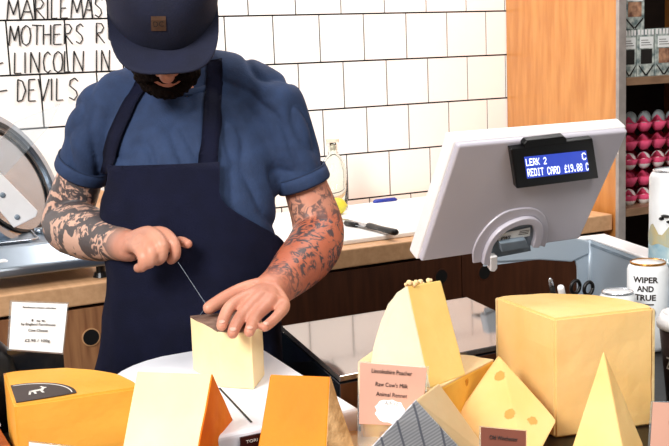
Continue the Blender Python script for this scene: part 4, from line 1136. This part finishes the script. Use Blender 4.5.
# shirt
b = BM(); torso(b, .0, 8)
SL = [(Ls, .053), (P3(97, 128, 1.915), .054), (P3(90, 150, 1.935), .053), (P3(82, 172, 1.955), .050)]
SR = [(Rs, .052), (P3(283, 125, 1.89), .053), (P3(291, 150, 1.90), .051), (P3(304, 184, 1.915), .048)]
def sleeve(bm, L):
    q_ = cr(L, 5); tube(bm, [p for p, r in q_], [r for p, r in q_], 28); ball(bm, q_[0][0], q_[0][1] * .99, 20)
    return q_[-2][0], q_[-1][0], q_[-1][1]
eL = sleeve(b, SL); eR = sleeve(b, SR)
# shoulder yoke
chain(b, [(P3(112, 104, 1.90), .052), (P3(140, 92, 1.915), .056), (P3(182, 86, 1.93), .066), (P3(228, 84, 1.925), .060), (P3(258, 94, 1.905), .054), (P3(274, 106, 1.885), .051)], 6, 24)
bb = voxel(b, .0045, 30, .5)
for v in bb.verts:
    p = v.co; q_ = Vector((p.x * 9 + p.z * 7, p.y * 8, p.z * 9 - p.x * 5))
    n_ = noise.noise(q_) ; r_ = 1 - abs(noise.noise(Vector((p.x * 16 + p.z * 9, p.y * 10, p.z * 6 - p.x * 8)))) * 2
    v.co += v.normal * (n_ * .003 - max(0, r_) ** 3 * .009 + .001)
bmesh.ops.smooth_vert(bb, verts=bb.verts[:], factor=.5, use_axis_x=True, use_axis_y=True, use_axis_z=True)
shirt = obj('t_shirt', bb, M['shirt'], root, smooth=True)
for (p0, p1, r_) in (eL, eR):
    d = (p1 - p0).normalized(); a1_, b1_ = frame(d); b = BM(); rs = []
    for dd, rr in ((-.024, r_ - .002), (-.023, r_ + .002), (-.012, r_ + .0032), (-.001, r_ + .003), (.003, r_ + .001), (.001, r_ - .005)):
        rs.append(ell(p1 + d * dd, a1_ * rr, b1_ * rr, 40))
    rings(b, rs + [rs[0]], False); bmesh.ops.remove_doubles(b, verts=b.verts[:], dist=1e-6)
    cf = obj('sleeve_cuff', b, M['shirt'], shirt, smooth=True)
    b = BM(); tube(b, ell(p1 + d * -.0235, a1_ * (r_ + .0012), b1_ * (r_ + .0012), 40) , .0015, 6); obj('hem_seam', b, M['shirt_hem'], cf)
# neckline band
b = BM(); tube(b, ell(nb + Vector((0, 0, .01)) + BF * .012, BR * .075, BF * .07 - Vector((0, 0, .035)), 40) + [ell(nb + Vector((0, 0, .01)) + BF * .012, BR * .075, BF * .07 - Vector((0, 0, .035)), 40)[0]], .007, 10); obj('neck_band', b, M['shirt'], shirt, smooth=True)

# apron: wraps the torso front; rows from bib to hem
bpy.context.view_layer.update()
def loft_at(z):
    cs_ = [(P3(px, py, d), rx, ry) for px, py, d, rx, ry in TS]
    if z >= cs_[0][0].z: return cs_[0]
    for (c0, x0_, y0_), (c1, x1_, y1_) in zip(cs_, cs_[1:]):
        if c0.z >= z >= c1.z:
            f = (c0.z - z) / (c0.z - c1.z); return c0.lerp(c1, f), x0_ + (x1_ - x0_) * f, y0_ + (y1_ - y0_) * f
    c = cs_[-1][0].copy(); c.z = z; return c, .165 + (cs_[-1][0].z - z) * .06, .125 + (cs_[-1][0].z - z) * .06
ztop = P3(150, 165, 1.78).z; zbot = .52
b = BM(); g = {}; NI, NJ = 60, 70
for j in range(NJ + 1):
    z = ztop + (zbot - ztop) * j / NJ
    c, rx, ry = loft_at(z)
    zz = ztop - z
    wl = min(1.0, max(0, zz / .16)) ; wl = wl * wl * (3 - 2 * wl)
    # angular limits from the front (image left -, image right +)
    wr = min(1.0, max(0, (zz - .05) / .17)); wr = wr * wr * (3 - 2 * wr)
    aL = R(60 + 42 * wl); aR = R(10 + 92 * wr)
    for i in range(NI + 1):
        a = -aL + (aL + aR) * i / NI
        s_, c_ = math.sin(a), math.cos(a); e = .85
        gr = .013 + .006 * wl + .004 * noise.noise(Vector((a * 2.2, z * 6, 1))) + .006 * (1 - abs(noise.noise(Vector((a * 1.4 + z * 3, z * 9, 4)))) * 3) * .5
        p = c + BR * (rx + gr) * math.copysign(abs(s_) ** e, s_) + BF * (ry + gr) * math.copysign(abs(c_) ** e, c_)
        if z < 1.07: p.y = max(p.y, 1.653 + (c.y - 1.653) * .0 + .0008 * math.sin(i * .7))
        p.z = z; g[i, j] = b.verts.new(p)
for i in range(NI):
    for j in range(NJ): b.faces.new((g[i, j], g[i + 1, j], g[i + 1, j + 1], g[i, j + 1]))
bibL = g[0, 0].co.copy(); bibR = g[NI, 0].co.copy()
bmesh.ops.solidify(b, geom=b.faces[:], thickness=.002)
ap = obj('apron', b, M['apron'], root, smooth=True)
b = BM(); sv = BVHTree.FromObject(shirt, bpy.context.evaluated_depsgraph_get()); smw = shirt.matrix_world; smi = smw.inverted()
def strap(pts, w_):
    b = BM(); L = []
    pts = [Vector((x, y, 0)) for x, y in pts]
    for (p0, p1) in zip(pts, pts[1:]):
        for k in range(6): L.append(p0.lerp(p1, k / 6))
    L.append(pts[-1]); rows = []
    for i, p in enumerate(L):
        q0 = L[max(i - 1, 0)]; q1 = L[min(i + 1, len(L) - 1)]; d = (q1 - q0).normalized(); s_ = Vector((-d.y, d.x, 0)) * w_ / 2
        r_ = []
        for f in (-1, -.33, .33, 1):
            h = on_mesh(sv, p.x + s_.x * f, p.y + s_.y * f, .007, smi, smw)
            r_.append(h)
        if all(r_): rows.append([b.verts.new(x) for x in r_])
    for a, c in zip(rows, rows[1:]):
        for k in range(3): b.faces.new((a[k], a[k + 1], c[k + 1], c[k]))
    bmesh.ops.solidify(b, geom=b.faces[:], thickness=.002)
    return obj('strap', b, M['apron'], ap, smooth=True)
strap([(107, 172), (118, 135), (132, 102), (146, 78), (156, 68)], 13)
strap([(208, 172), (210, 140), (213, 100), (216, 76), (214, 62)], 17)
# trousers & shoes
b = BM()
for hp_, kn, an in feet: chain(b, [(hp_, .092), (kn, .070), (an, .058)], 6, 20)
ball(b, hipz, (.165, .118, .10), 24)
bb = voxel(b, .008, 4); obj('trousers', bb, M['trouser'], root, smooth=True)
for hp_, kn, an in feet:
    b = BM(); f_ = Vector((an.x, an.y, 0)); chain(b, [(f_ + Vector((0, 0, .045)) - BF * .05, .043), (f_ + Vector((0, 0, .045)) + BF * .06, .044), (f_ + Vector((0, 0, .035)) + BF * .15, .033)], 5, 16)
    bb = voxel(b, .006, 2)
    for v in bb.verts: v.co.z = max(v.co.z, .002)
    obj('shoe', bb, M['shoe'], root, smooth=True)

# ---------------------------------------------------------------- light
def area(name, loc, target, size, power, col=(1, 1, 1), sy=None):
    l = bpy.data.lights.new(name, 'AREA'); l.energy = power; l.color = col; l.size = size
    if sy: l.shape = 'RECTANGLE'; l.size_y = sy
    o = bpy.data.objects.new(name, l); C.objects.link(o); o.location = loc
    o.rotation_euler = (Vector(target) - Vector(loc)).to_track_quat('-Z', 'Y').to_euler(); return o
area('shop_window_light', (-1.6, .1, 2.95), (.7, 1.6, 1.1), 1.0, 108, (1, .98, .96), 1.2)
area('wall_ceiling_light', (1.6, 2.2, 2.8), (1.7, 2.75, 1.4), 1.6, 26, (1, .98, .97), .3)
area('counter_fill_light', (1.0, .2, 2.6), (.9, 1.3, 1.0), .8, 15, (1, .96, .9), .5)  # added soft fill to brighten the right-hand cheese faces
wd = bpy.data.worlds.new('world'); bpy.context.scene.world = wd; wd.use_nodes = True
wd.node_tree.nodes['Background'].inputs['Color'].default_value = (1, .97, .94, 1); wd.node_tree.nodes['Background'].inputs['Strength'].default_value = .16
vs_ = bpy.context.scene.view_settings
vs_.view_transform = 'Standard'; vs_.look = 'None'; vs_.exposure = .3; vs_.gamma = 1; vs_.use_curve_mapping = False
